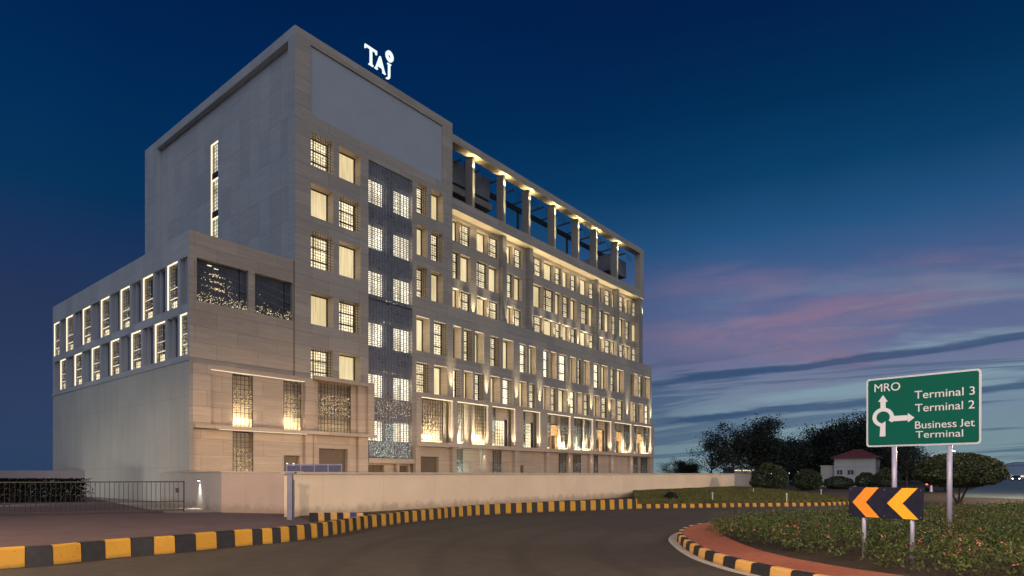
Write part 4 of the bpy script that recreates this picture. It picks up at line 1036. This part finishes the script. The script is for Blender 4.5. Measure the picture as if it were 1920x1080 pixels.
# ------------------------------------------------------------------ foliage
def leaf_quads(centres, size, rng, flat=.0):
    n = len(centres); a = rng.normal(size=(n, 3)); a /= np.linalg.norm(a, axis=1)[:, None]
    b = rng.normal(size=(n, 3)); b -= (a*b).sum(1)[:, None]*a; b /= np.linalg.norm(b, axis=1)[:, None]
    s_ = size*rng.uniform(.6, 1.35, n)[:, None]
    return np.stack([centres-a*s_, centres-b*s_*.45, centres+a*s_, centres+b*s_*.45], 1)
def make_tree(seed, h, cw, trunk, nlimb, clumps, per, leaf, sparse=.0, mats=('leaf_dark',), zlow=.35):
    rng = np.random.default_rng(seed); rr = random.Random(seed); mb = MB()
    top = Vector((rr.uniform(-.3, .3), rr.uniform(-.3, .3), h*.55)); p = Vector((0, 0, 0)); r = trunk
    for k in range(5):
        q = Vector((0,0,0)).lerp(top, (k+1)/5)+Vector((rr.uniform(-.12, .12), rr.uniform(-.12, .12), 0)); mb.tube(p, q, r, r*.82, 'bark', 8); p = q; r *= .82
    tips = []
    for k in range(nlimb):
        f = rr.uniform(.35, 1); b = top*f; w = 2*math.pi*k/nlimb+rr.uniform(-.4, .4); ln = cw*rr.uniform(.35, .85)*(1.2-.4*f)
        e = b+Vector((math.cos(w)*ln, math.sin(w)*ln, h*rr.uniform(.1, .38))); e.z = min(e.z, h*.95)
        mid = b.lerp(e, .5)+Vector((0, 0, -.15)); r0 = trunk*.45
        mb.tube(b, mid, r0, r0*.6, 'bark', 6, False); mb.tube(mid, e, r0*.6, r0*.25, 'bark', 5, False)
        for j in range(3):
            e2 = e+Vector((rr.uniform(-1, 1), rr.uniform(-1, 1), rr.uniform(-.1, .8)))*cw*.28
            mb.tube(mid.lerp(e, .6), e2, r0*.28, r0*.1, 'bark', 4, False); tips.append(e2)
        tips.append(e)
    cen = []
    for k in range(clumps):
        if rr.random() < .75: c = np.array(rr.choice(tips))+rng.normal(0, cw*.10, 3)
        else:
            w = rr.uniform(0, 6.28); q = cw*math.sqrt(rr.random())*.8; c = np.array((math.cos(w)*q, math.sin(w)*q, h*rr.uniform(zlow, .95)))
        c[2] = min(c[2], h*.96); s_ = cw*rr.uniform(.09, .22)
        cen.append(c+rng.normal(0, 1, (per, 3))*np.array([s_, s_, s_*.7]))
    cen = np.concatenate(cen); mi = rng.integers(0, len(mats), len(cen))
    return mb, leaf_quads(cen, leaf, rng), mats, mi
def place_tree(name, spec, loc, label, cat, group=None, rz=0, sc_=1, first=[None]):
    r = empty(name, loc, rz); r.scale = (sc_,)*3; tag(r, label, cat, group)
    mb, Q, mats, mi = spec
    if isinstance(mb, MB):
        t_ = mb.build('trunk', r); c_ = quads_mesh('crown', Q, list(mats), mi, r); spec[0] = t_.data; spec[1] = c_.data
    else:
        for nm, me in (('trunk', mb), ('crown', Q)):
            o = bpy.data.objects.new(nm, me); C.objects.link(o); o.parent = r
    return r
sp = [list(make_tree(11, 9.5, 4.2, .25, 11, 52, 90, .16)), list(make_tree(12, 9.0, 4.0, .22, 9, 130, 130, .17)), list(make_tree(13, 8.0, 4.6, .24, 9, 120, 130, .17)),
      list(make_tree(14, 8, 3.6, .16, 12, 34, 60, .13))]
def at_px(px, Y): return ((px-960)/F*Y, Y, 0)
tl = [  # px centre, depth, top py, spec, label
 (1258, 92, 858, 3, 'low thin tree just right of the hotel end, behind the wall'),
 (1290, 98, 866, 2, 'low dark tree next to the thin one, behind the wall'),
 (1333, 90, 812, 3, 'slender open tree on the left edge of the dark tree group'),
 (1374, 88, 786, 0, 'tall airy tree with sky showing through its crown'),
 (1420, 92, 790, 1, 'dense tall tree beside the airy one'),
 (1462, 96, 826, 2, 'dark mid-height tree left of the dip in the tree line'),
 (1500, 100, 830, 1, 'lower dark tree in the middle of the tree line'),
 (1540, 98, 808, 2, 'dark pointed tree left of the white house'),
 (1572, 100, 796, 1, 'dark tree right behind the left part of the white house'),
 (1606, 96, 782, 1, 'tallest rounded tree behind the maroon roof'),
 (1650, 104, 812, 2, 'dark tree behind the left post of the green sign'),
 (1700, 80, 822, 0, 'sparse branching tree seen below the green sign'),
 (1560, 60, 0, 0, None)]
hs_ = {0: 9.5*.98, 1: 9.0*.98, 2: 8.0*.98, 3: 8*.98}
for i, (px, Y, py, k, lb) in enumerate(tl):
    if not lb: continue
    H_ = EYE+(HY-py)/F*Y
    place_tree('tree', sp[k], at_px(px, Y), lb, 'tree', 'dark trees behind the wall', i*1.3, H_/hs_[k])
wood = []
rngw = np.random.default_rng(9)
for q in range(60):
    Y = rngw.uniform(112, 135); px = rngw.uniform(1430, 1720); x_ = (px-960)/F*Y; hgt = rngw.uniform(3.0, 5.6)
    wood.append(np.array([x_, Y, 0])+rngw.normal(0, 1, (700, 3))*np.array([2.2, 1.5, 0])+np.stack([np.zeros(700), np.zeros(700), rngw.uniform(.1, 1, 700)**.8*hgt], 1))
o = quads_mesh('distant_wood', leaf_quads(np.concatenate(wood), .28, rngw), ['leaf_dark']); tag(o, 'dark mass of far woodland behind the single trees', 'woodland', kind='stuff')
def bush(name, loc, rx, rz_, label, cat='bush', group='clipped round bushes', n=5200, leaf=.09, trunk=.0, mats=('leaf_mid', 'leaf_dark'), flat=1.0, noise_=.05):
    rng = np.random.default_rng(int(abs(loc[0]*31+loc[1]*7))+1)
    d = rng.normal(size=(n, 3)); d /= np.linalg.norm(d, axis=1)[:, None]
    lump = 1+noise_*np.sin(d[:, 0]*6+1)*np.cos(d[:, 1]*5+loc[0])+noise_*np.sin(d[:, 2]*9+d[:, 0]*4)
    rr_ = rng.uniform(.72, 1.03, n)**.6*lump
    P = d*rr_[:, None]; P[:, 2] = np.where(P[:, 2] < 0, P[:, 2]*.62, P[:, 2])
    P = P*np.array([rx, rx, rz_])
    zc = trunk+rz_*.62
    P[:, 2] += zc
    r = empty(name, loc); tag(r, label, cat, group)
    mb = MB()
    for k in range(3 if trunk else 2):
        w = k*2.1; mb.tube((math.cos(w)*.06, math.sin(w)*.06, 0), (math.cos(w)*rx*.4, math.sin(w)*rx*.4, zc), .07 if trunk else .03, .03, 'bark', 6)
    mb.build('trunk', r)
    mi = (rng.random(n) < .35).astype(int)
    quads_mesh('foliage', leaf_quads(P, leaf, rng), list(mats), mi if len(mats) > 1 else np.zeros(n), r); return r
def bb(px, py, pxw, top, Y, label, **k):
    b = G(px, py) if Y is None else Vector(at_px(px, Y)); Yd = b.y
    rx = pxw/F*Yd/2; H_ = EYE+(HY-top)/F*Yd-b.z
    tr = k.get('trunk', 0); return bush(k.pop('name', 'round_bush'), (b.x, b.y, 0), rx, (H_-tr)/1.62, label, **k)
bb(1442, 920, 64, 869, 56, 'large round dark green bush at the far end of the cream wall', n=7000)
bb(1514, 914, 52, 880, 66, 'spreading dark bush between the round bush and the white house', group='bushes by the white house')
bb(1572, 914, 52, 893, 72, 'low flat bush in front of the white house windows', group='bushes by the white house')
bb(1624, 914, 38, 886, 70, 'small round bush at the right corner of the white house', group='bushes by the white house')
bb(1664, 914, 46, 878, 66, 'dark round bush behind the left post of the green sign', group='bushes by the white house')
bb(1257.5, 943, 26, 922, 35.5, 'tiny clipped dome shrub on the lawn by the striped kerb', n=2200, leaf=.05, mats=('leaf_dark',), group='clipped shrubs')
tp = at_px(1797, 36)
bush('topiary_tree', (tp[0], tp[1], 0), 73/F*36, .0+(EYE+(HY-850)/F*36-.95)/1.62, 'big mushroom-shaped topiary tree on a short trunk right of the green sign', 'tree', None, 16000, .085, .95, ('leaf_mid', 'leaf_dark'), noise_=.03)
# flower bed of the roundabout
bed = [(p.x, p.y) for p in offset(rbp, 1.75)]
bed = [p for p in bed if True]
poly = [(5.0,15.4),(5.35,16.6),(6.4,18.3),(8.2,19.6),(11,20.8),(15,22.4),(24,27),(30,30),(30,6),(12,6.4),(8.4,7.2),(6.9,8.4),(6.15,9.6),(5.75,10.7),(5.4,12.0),(5.1,13.6)]
px_, py_ = np.array(poly)[:, 0], np.array(poly)[:, 1]
def inside(x, y):
    c = np.zeros(len(x), bool); j = len(poly)-1
    for i in range(len(poly)):
        xi, yi, xj, yj = px_[i], py_[i], px_[j], py_[j]
        with np.errstate(divide='ignore', invalid='ignore'): cond = ((yi > y) != (yj > y)) & (x < (xj-xi)*(y-yi)/(yj-yi)+xi)
        c ^= cond; j = i
    return c
def edge(x, y):
    d = np.full(len(x), 9.0)
    for i in range(len(poly)):
        ax, ay = poly[i]; bx, by = poly[(i+1) % len(poly)]; ex, ey = bx-ax, by-ay
        t_ = np.clip(((x-ax)*ex+(y-ay)*ey)/(ex*ex+ey*ey), 0, 1); d = np.minimum(d, np.hypot(x-ax-t_*ex, y-ay-t_*ey))
    return d
rng = np.random.default_rng(21)
def scatter(n, xr, yr):
    x = rng.uniform(*xr, n); y = rng.uniform(*yr, n); k = inside(x, y); return x[k], y[k]
tuft_x, tuft_y = scatter(15000, (4.9, 26), (6, 28))
vis = (np.abs(tuft_x/tuft_y) < 1.15); tuft_x, tuft_y = tuft_x[vis], tuft_y[vis]
gapf = np.sin(tuft_x*5.1+2*np.sin(tuft_y*2.7))*np.sin(tuft_y*4.3+2*np.cos(tuft_x*2.2)); kp = (gapf > -.72) | (rng.random(len(gapf)) < .25); tuft_x, tuft_y = tuft_x[kp], tuft_y[kp]
ed = edge(tuft_x, tuft_y); th_ = .40+.07*rng.normal(size=len(ed)); th_ = np.clip(th_, .25, .55)*np.clip(.55+ed*1.6, .55, 1)+.045*np.sin(tuft_x*2.1)*np.cos(tuft_y*1.7)+.05*np.sin(tuft_x*7.3+np.sin(tuft_y*3.1)*2)*np.cos(tuft_y*6.1+np.sin(tuft_x*2.3)*2)
LQ = []
for k in range(22):
    c = np.stack([tuft_x+rng.normal(0, .075, len(ed)), tuft_y+rng.normal(0, .075, len(ed)), .17+th_*rng.uniform(.35, 1.05, len(ed))], 1); LQ.append(c)
cc = np.concatenate(LQ); lq = leaf_quads(cc, .029, rng)
M['hedge_a'] = mat('bed_leaf_olive', (.070, .100, .016), .6, noise=(1.3, .6)); M['hedge_b'] = mat('bed_leaf_green', (.030, .056, .013), .65, noise=(1.8, .5)); M['hedge_c'] = mat('bed_leaf_rust', (.14, .06, .025), .6, noise=(1.5, .4))
mi = rng.choice(3, len(cc), p=[.48, .495, .025]); cl = (np.sin(cc[:, 0]*1.9+1)*np.sin(cc[:, 1]*1.4+.5) > .72) & (cc[:, 2] > .45); mi = np.where(cl & (rng.random(len(cc)) < .35), 2, mi)
o = quads_mesh('flower_bed_plants', lq, ['hedge_a', 'hedge_b', 'hedge_c'], mi); tag(o, 'low green planting filling the roundabout island', 'planting', kind='stuff')
# stems
sx, sy = tuft_x[::2], tuft_y[::2]; n = len(sx); b_ = np.stack([sx, sy, np.full(n, .17)], 1); w_s = np.stack([np.full(n, .006), np.full(n, .004), np.zeros(n)], 1); up_ = np.stack([rng.normal(0, .03, n), rng.normal(0, .03, n), th_[::2]*.9], 1)
o = quads_mesh('flower_bed_stems', np.stack([b_-w_s, b_+w_s, b_+w_s+up_, b_-w_s+up_], 1), ['bark']); tag(o, 'thin brown stems under the island planting', 'stems', kind='stuff')
# pink flowers, most near the front edge
fx, fy = scatter(2600, (4.9, 22), (6, 24)); fe = edge(fx, fy); pr = np.where(fy < 15, np.exp(-fe/1.1)*.75, np.exp(-fe/.5)*.10)+.02
kf = rng.random(len(fx)) < pr; fx, fy, fe = fx[kf], fy[kf], fe[kf]
fl = []
for x_, y_, e_ in zip(fx, fy, fe):
    z_ = .17+rng.uniform(.22, .42)*min(1, .55+e_*1.6)+.05; fl.append(np.array([x_, y_, z_])+rng.normal(0, .016, (8, 3)))
fl = np.concatenate(fl); o = quads_mesh('pink_flowers', leaf_quads(fl, .018, rng), ['pink']); tag(o, 'small pink blossoms scattered over the island planting', 'flowers', kind='stuff')

# ------------------------------------------------------------------ signs
def text_obj(s_, size, T, parent, m, name='lettering', ext=.006, bold=.012, align='LEFT', sx=1.0, space=1.0):
    cu = bpy.data.curves.new(name, 'FONT'); cu.body = s_; cu.size = size; cu.extrude = ext; cu.offset = bold*size; cu.align_x = align; cu.space_character = space
    to = bpy.data.objects.new(name, cu); C.objects.link(to); dg = bpy.context.evaluated_depsgraph_get(); dg.update()
    me = bpy.data.meshes.new_from_object(to.evaluated_get(dg)); bpy.data.objects.remove(to)
    for v in me.vertices: v.co = Vector(T(v.co.x*sx, v.co.y, v.co.z))
    me.materials.clear(); me.materials.append(M[m])
    for p in me.polygons: p.material_index = 0
    o = bpy.data.objects.new(name, me); C.objects.link(o); o.parent = parent; return o
def fix_descender(me):
    n = len(me.vertices); par = list(range(n))
    def f(i):
        while par[i] != i: par[i] = par[par[i]]; i = par[i]
        return i
    for e in me.edges: par[f(e.vertices[0])] = f(e.vertices[1])
    isl = {}
    for v in me.vertices: isl.setdefault(f(v.index), []).append(v)
    for vs_ in isl.values():
        lo = min(v.co.z for v in vs_); hi = max(v.co.z for v in vs_)
        if lo < -.015:
            for v in vs_: v.co.z = (v.co.z-lo)*hi/(hi-lo)
lA = P3(1624.5, 838.5, 16.8); lB = P3(1840, 833.5, 15.0)
sg = empty('direction_sign', (lA.x, lA.y, 0), math.atan2(lB.y-lA.y, lB.x-lA.x)); tag(sg, 'large green direction sign on two pale posts in the roundabout planting', 'sign')
SW = math.hypot(lB.x-lA.x, lB.y-lA.y); zb0, zt0 = 2.445, 4.30; SH = zt0-zb0
def rrect(x0, y0, x1, y1, r, n=6):
    o = []
    for cx_, cy_, a0 in ((x1-r, y1-r, 0), (x0+r, y1-r, 90), (x0+r, y0+r, 180), (x1-r, y0+r, 270)):
        for k in range(n+1): w = rad(a0+90*k/n); o.append((cx_+r*math.cos(w), cy_+r*math.sin(w)))
    return o
Ts = lambda a, b, d: (a, -d, b)
mb = MB(); mb.prism(rrect(0, zb0, SW, zt0, .08), Ts, -.03, .0, 'sign_trim'); mb.build('sign_back', sg)
mb = MB(); mb.prism(rrect(.045, zb0+.045, SW-.045, zt0-.045, .06), Ts, .001, .005, 'sign_green'); mb.build('sign_face', sg)
for px in (1675, 1779):
    k = (px-960)/F; d = (lB-lA); d.z = 0; d.normalize(); a = (k*lA.y-lA.x)/(d.x-k*d.y)
    mb = MB(); mb.tube((a, .09, .1), (a, .09, zb0+.4), .06, .06, 'post_grey', 14); mb.build('post', sg, True)
def sxy(fx_, fy_): return fx_*SW, zb0+fy_*SH
def SGp(px, py):   # point on sign plane under a photo point -> (a, z)
    k = (px-960)/F; d = (lB-lA); d.z = 0; d.normalize(); a = (k*lA.y-lA.x)/(d.x-k*d.y); Y = lA.y+d.y*a
    return a, EYE+(HY-py)/F*Y
for s_, px, py, px2, cap in (('MRO', 1640, 735.5, 1688, 15), ('Terminal 3', 1715, 748, 1828, 14.8), ('Terminal 2', 1716, 772.5, 1827.5, 14.8), ('Business Jet', 1716, 804, 1828, 14), ('Terminal', 1717, 821.5, 1806, 13.2)):
    a, b = SGp(px, py); a2, _ = SGp(px2, py); Yl = lA.y+(lB.y-lA.y)*a/SW; size = cap/F*Yl/.70
    o = text_obj(s_, size, lambda x, y, z: (x, -.007-z*0-(z+.002), y), sg, 'sign_letter', bold=0)
    if 'J' in s_: fix_descender(o.data)
    w = max(v.co.x for v in o.data.vertices)-min(v.co.x for v in o.data.vertices); mn = min(v.co.x for v in o.data.vertices)
    for v in o.data.vertices: v.co.x = a+(v.co.x-mn)*(a2-a)/w; v.co.z += b
mb = MB(); rc = SGp(1656, 782.5); 
q1 = SGp(1636, 782.5); Ro = rc[0]-q1[0]; Ri = Ro*.62
n = 26
for i in range(n):     # broken ring
    w0, w1 = rad(-35+i*290/n), rad(-35+(i+1)*290/n)
    f = lambda w, r: (rc[0]+math.cos(w)*r, rc[1]+math.sin(w)*r*1.0)
    mb.prism([f(w0, Ri), f(w1, Ri), f(w1, Ro), f(w0, Ro)], Ts, .006, .012, 'sign_letter')
aw = Ro*.24
P_ = lambda *pp: [SGp(*p) for p in pp]
mb.prism(P_((1649.5,818.5),(1660.5,818.3),(1660.5,790),(1651,796)), Ts, .0062, .0125, 'sign_letter')
mb.prism(P_((1651,768),(1661,768),(1661,753),(1651,753.5)), Ts, .0062, .0125, 'sign_letter')
mb.prism(P_((1646.5,753.8),(1665,753.2),(1656,741)), Ts, .0062, .0125, 'sign_letter')
mb.prism(P_((1674,790),(1703,788),(1703,778.5),(1674,780)), Ts, .0062, .0125, 'sign_letter')
mb.prism(P_((1702.5,792),(1715,783),(1702.5,774.5)), Ts, .0062, .0125, 'sign_letter')
mb.build('roundabout_arrows', sg)
cA = P3(1591.5, 913, 11.4); cB = P3(1731, 914.5, 10.45)
ch = empty('chevron_sign', (cA.x, cA.y, 0), math.atan2(cB.y-cA.y, cB.x-cA.x)); tag(ch, 'navy chevron board with orange and yellow left-pointing arrows on two short posts', 'sign')
CW = math.hypot(cB.x-cA.x, cB.y-cA.y); z0c, z1c = .915, 1.472
mb = MB(); mb.prism(rrect(0, z0c, CW, z1c, .03), Ts, -.02, 0, 'sign_navy'); mb.build('board', ch)
cp = lambda pts: [(a*CW, z0c+b*(z1c-z0c)) for a, b in pts]
mb = MB(); mb.prism(cp([(.055,.49),(.24,.985),(.425,.985),(.245,.5),(.435,.015),(.25,.015)]), Ts, .002, .006, 'chev_orange'); mb.build('chevron', ch)
mb = MB(); mb.prism(cp([(.535,.49),(.735,.985),(.935,.985),(.74,.5),(.945,.015),(.75,.015)]), Ts, .002, .006, 'chev_yellow'); mb.build('chevron', ch)
mb = MB()
for a in (.03, .5, .97):
    for b in (.08, .92): mb.tube((a*CW, -.001, z0c+b*(z1c-z0c)), (a*CW, -.010, z0c+b*(z1c-z0c)), .010, .008, 'steel', 8)
mb.build('bolts', ch)
for px in (1617.5, 1708):
    k = (px-960)/F; d = (cB-cA); d.z = 0; d.normalize(); a = (k*cA.y-cA.x)/(d.x-k*d.y)
    mb = MB(); mb.tube((a, .06, .1), (a, .06, z1c-.05), .034, .034, 'post_grey', 12); mb.build('post', ch, True)

# ------------------------------------------------------------------ background house, airport buildings, cars
hb = at_px(1564, 84); hz = lambda py, Y=84: EYE+(HY-py)/F*Y
he = empty('house', (hb[0], 84, 0), rad(-36)); tag(he, 'small white two-storey house with maroon hipped roof among the trees', 'house')
TI = lambda a, d, z: (a, d, z); hw = 4.9; ze = hz(858); za_ = hz(843.5)
mb = MB(); wall(mb, TI, 0, hw, -.3, ze, [(.35, 1.0, hz(890), hz(881.5), .15), (1.6, 2.35, hz(890), hz(881.5), .15)], 'house')
mb.poly([(hw,0,-.3),(hw,5.5,-.3),(hw,5.5,ze),(hw,0,ze)], 'house'); mb.poly([(0,0,-.3),(0,5.5,-.3),(0,5.5,ze),(0,0,ze)], 'house')
mb.box((2.6, -.08, hz(890)), (2.75, -.004, ze-.1), 'house'); mb.box((0, -.06, hz(876)), (hw, -.004, hz(875)), 'house')
mb.build('wall', he)
for a, w_0 in ((.35, .65), (1.6, .75)):
    mb = MB(); mb.poly([(a,.14,hz(890)),(a+w_0,.14,hz(890)),(a+w_0,.14,hz(881.5)),(a,.14,hz(881.5))], 'glass_dark')
    mb.box((a+w_0/2-.03, .08, hz(890)), (a+w_0/2+.03, .13, hz(881.5)), 'house'); mb.build('window', he)
mb = MB(); A_ = [(-.4,-.45,ze),(hw+.4,-.45,ze),(hw+.4,5.9,ze),(-.4,5.9,ze)]; r0 = (1.9, 2.7, za_); r1 = (3.2, 2.7, za_)
mb.poly([A_[0], A_[1], r1, r0], 'tile'); mb.poly([A_[1], A_[2], r1], 'tile'); mb.poly([A_[2], A_[3], r0, r1], 'tile'); mb.poly([A_[3], A_[0], r0], 'tile')
mb.box((-.4, -.45, ze-.12), (hw+.4, 5.9, ze-.01), 'tile'); mb.tube(r0, r1, .1, .1, 'tile', 6); mb.build('roof', he)
mb = MB(); mb.box((-1.75, .6, -.3), (-.003, 5, hz(874)), 'house'); mb.box((-1.85, .5, hz(874)), (-.003, 5.1, hz(874)+.1), 'coping'); mb.build('side_wing', he)
def bld(name, px0, px1, top, Y, m, label, cat, dep=12, lit=None):
    a, b = (px0-960)/F*Y, (px1-960)/F*Y; e = empty(name, (a, Y, 0)); tag(e, label, cat); z1 = EYE+(HY-top)/F*Y
    mb = MB(); mb.box((0, 0, -.5), (b-a, dep, z1), m); mb.box((-.3, -.3, z1+.003), (b-a+.3, dep+.3, z1+.4), 'hangar'); mb.build('wall', e)
    if lit: lit(e, b-a, z1)
    return e
def panes(nx, nz, m, z0=1.0):
    def f(e, w, z1):
        for i in range(nx):
            for j in range(nz):
                mb = MB(); a = w*(i+.1)/nx; h_ = (z1-z0)/nz; mb.box((a, -.06, z0+h_*(j+.12)), (a+w*.8/nx, -.01, z0+h_*(j+.85)), m); mb.build('window', e)
    return f
bld('glass_building', 1640, 1672, 846, 150, 'hangar', 'teal-lit glazed building glimpsed between the house and the sign post', 'building', 10, panes(4, 5, 'teal'))
def hang(e, w, z1):
    mb = MB(); mb.box((w*.45, -.3, 0), (w*.7, -.05, z1*.5), 'backing'); mb.build('hangar_door', e)
    mb = MB(); mb.box((w*.02, -.3, 1.4), (w*.12, -.05, z1*.75), 'teal'); mb.build('window', e); mb = MB()
    mb.box((w*.0, -.4, .6), (w*.22, -.31, 1.3), 'led_soft'); mb.box((w*.3, -.4, .6), (w*.44, -.31, 1.2), 'led_soft'); mb.build('lit_counter', e); mb = MB()
    mb.prism([(w*.15, z1), (w*.4, z1+1.4), (w*.7, z1)], lambda a, b, d: (a, d, b), 2, 6, 'hangar'); mb.build('roof_light', e)
bld('hangar', 1868, 2010, 872, 260, 'hangar', 'long blue-grey airport hangar on the horizon at the right edge', 'building', 20, hang)
def lowb(e, w, z1):
    mb = MB(); mb.box((0, -.5, z1-.25), (w, -.02, z1-.12), 'led'); mb.build('strip_light', e)
bld('low_shed', 1377, 1424, 880, 110, 'hangar', 'low shed with a bright light strip just above the cream wall', 'building', 6, lowb)
lbl = ['tiny far white lamp behind the round bush', 'tiny far white lamp left of the spreading bush', 'tiny far lamp over the spreading bush', 'tiny far lamp beside the white house wall']
for (px, py), lb in zip(((1463, 883), (1480, 887), (1497, 885), (1446, 888)), lbl):
    q = P3(px, py, 95); e = lamp_post((q.x-.2, q.y, 0), 0, lb, h=q.z/.4, reach=.2); e.scale = (.4, .4, .4)
q = P3(1786, 845.5, 60); lamp_post((q.x-2.1, q.y, 0), 0, 'street lamp shining just right of the green sign post, above the topiary tree', h=q.z, reach=1.8)
q = P3(1652, 867, 120); lamp_post((q.x-2.1, q.y, 0), 0, 'white lamp in front of the teal-lit building', h=q.z, reach=1.8)
for i, (px, py) in enumerate(((1868, 878), (1885, 884), (1900, 883), (1914, 880))):
    q = P3(px, py, 240+i*12); lamp_post((q.x-2.1, q.y, 0), 0, ['far street lamp left of the hangar door', 'far street lamp left of the orange car lights', 'far street lamp over the orange car lights', 'far street lamp at the right picture edge'][i], h=q.z, reach=1.8)
# marker posts in the lawn
for px, py, lb in ((1336, 936, 'white marker peg in the lawn nearest the dome shrub'), (1412.5, 926, 'white marker peg in front of the large round bush'), (1539.5, 928, 'white marker peg on the lawn in front of the white house'), (1475, 938, 'faint marker peg low on the lawn between the bushes')):
    q = G(px, py, .3); e = empty('marker_peg', (q.x, q.y, .2)); tag(e, lb, 'marker', 'white pegs in the lawn')
    mb = MB(); mb.tube((0,0,0), (0,0,.42), .035, .03, 'paint_white', 8); mb.tube((0,0,.421), (0,0,.47), .06, .05, 'paint_white', 8); mb.build('peg', e)
# cars on the far road
def car(m):
    r = empty('parked_car')
    body = [(-2.1,.35),(-2.15,.75),(-1.9,.95),(-1.25,1.0),(-.7,1.42),(.75,1.42),(1.35,1.0),(2.05,.85),(2.15,.6),(2.1,.35)]
    mb = MB(); mb.prism(body, lambda a, b, d: (a, d, b), -.85, .85, m); mb.build('body', r)
    mb = MB(); mb.prism([(-1.15,1.0),(-.68,1.37),(.72,1.37),(1.22,1.0)], lambda a, b, d: (a, d, b), -.86, .86, 'glass_dark'); mb.prism([(-1.28,1.02),(-.75,1.39),(-.78,1.40),(-1.31,1.03)], lambda a, b, d: (a, d, b), -.7, .7, 'glass_dark'); mb.build('windows', r)
    for a in (-1.35, 1.35):
        for b in (-.88, .68):
            mb = MB(); mb.tube((a, b, .33), (a, b+.2, .33), .33, .33, 'tyre', 14); mb.build('wheel', r)
    for b in (-.75, .5):
        mb = MB(); mb.box((-2.19, b, .66), (-2.13, b+.25, .82), 'tail'); mb.build('tail_light', r)
        mb = MB(); mb.box((2.13, b, .6), (2.19, b+.25, .75), 'head'); mb.build('headlight', r)
    return r
ang_ = math.atan2(sn, cs)
pc = car('car_dark'); pc2 = car('car_light')
for r_, px, Y, rz_, lb in ((pc, 1905, 150, ang_+math.pi, 'dark car with bright orange lights far down the road at the right edge'), (pc2, 1884, 175, ang_, 'silver car small on the far road left of the bright one'),
                         (None, 1862, 190, ang_, 'dark car far back on the road near the hangar corner'), (None, 1822, 120, ang_, 'dark car with red tail lights just right of the topiary tree'), (None, 1757, 62, ang_, 'car with red tail lights half hidden behind the sign post and topiary tree')):
    r = r_ or copy_tree(pc)
    r.location = at_px(px, Y); r.rotation_euler = (0, 0, rz_); tag(r, lb, 'car', 'cars on the airport road'); r.name = 'car'

# assumed unseen street lamps round the junction, just outside the frame, added to light the road, kerbs and walls
for loc, rz_, e_, lb in (((-20, 9, 0), rad(15), 2100, 'assumed unseen tall street lamp left of the forecourt'), ((-6, -5, 0), rad(90), 2900, 'assumed unseen tall street lamp behind the camera on the left'), ((9, -4, 0), rad(90), 1700, 'assumed unseen tall street lamp behind the camera on the right'),
                     ((26, 20, 0), rad(160), 1900, 'assumed unseen tall street lamp right of the roundabout'), ((42, 42, 0), rad(160), 2600, 'assumed unseen tall street lamp by the airport road')):
    lamp_post(loc, rz_, lb, 9.0, 1.8, e_)

# unseen floodlights added between the boundary wall and the hotel to wash the stone
def flood(u_, v_, aim, e_, lb, col=(1, .73, .51), size=125):
    p = BW(u_, v_, .0); r = empty('added_floodlight', p, 0); tag(r, lb, 'floodlight', 'unseen floodlights added to wash the hotel')
    a = BW(*aim); d = (a-p); r.rotation_euler = (0, 0, math.atan2(d.y, d.x))
    mb = MB(); mb.tube((0, 0, 0), (0, 0, .45), .03, .03, 'iron', 6); mb.build('stake', r)
    mb = MB(); mb.box((-.12, -.16, .45), (.08, .16, .7), 'iron'); mb.build('housing', r)
    mb = MB(); mb.box((.083, -.13, .48), (.09, .13, .67), 'added_lamp_warm'); mb.build('lens', r)
    L = math.hypot(d.x, d.y); spot('lamp_light', (.13, 0, .58), (L, 0, a.z), e_, size, col, 1, r, .12)
for i, u_ in enumerate((-4, 3, 10, 18, 27, 36, 45)):
    flood(u_, -10, (u_, 0, 5.5), (185, 170, 105, 55, 50, 50, 55)[i], 'unseen floodlight added behind the cream wall ' + ('in front of the left wing', 'in front of the roller shutter', 'below the dark jali screen', 'below the first shop windows', 'below the middle shop windows', 'below the amber shop windows', 'at the right end of the hotel')[i])
for i, v_ in enumerate((5, 15)):
    flood(UP-9, v_, (UP, v_, 4.5), 110, ('unseen floodlight added on the driveway side nearest the corner', 'unseen floodlight added on the driveway side near the rear')[i], (1, .93, .78))
M['hedge_dark'] = mat('hedge_dark', (.005, .009, .007), 1.0, noise=(.6, .5), spec=0)
rngh = np.random.default_rng(5); n = 26000
P = np.stack([rngh.uniform(-44, -26, n), 37+rngh.normal(0, .45, n), 1.45*rngh.random(n)**.8], 1)
hg = empty('hedge', (-34, 37, 0)); tag(hg, 'dark clipped hedge behind the bars of the sliding gate at the left edge', 'hedge')
mb = MB()
for i in range(12): mb.tube((-9+i*1.6, 0, 0), (-9+i*1.6, .1, .9), .03, .02, 'bark', 5)
mb.build('stems', hg); quads_mesh('foliage', leaf_quads(P-np.array([-34, 37, 0]), .07, rngh), ['hedge_dark'], None, hg)
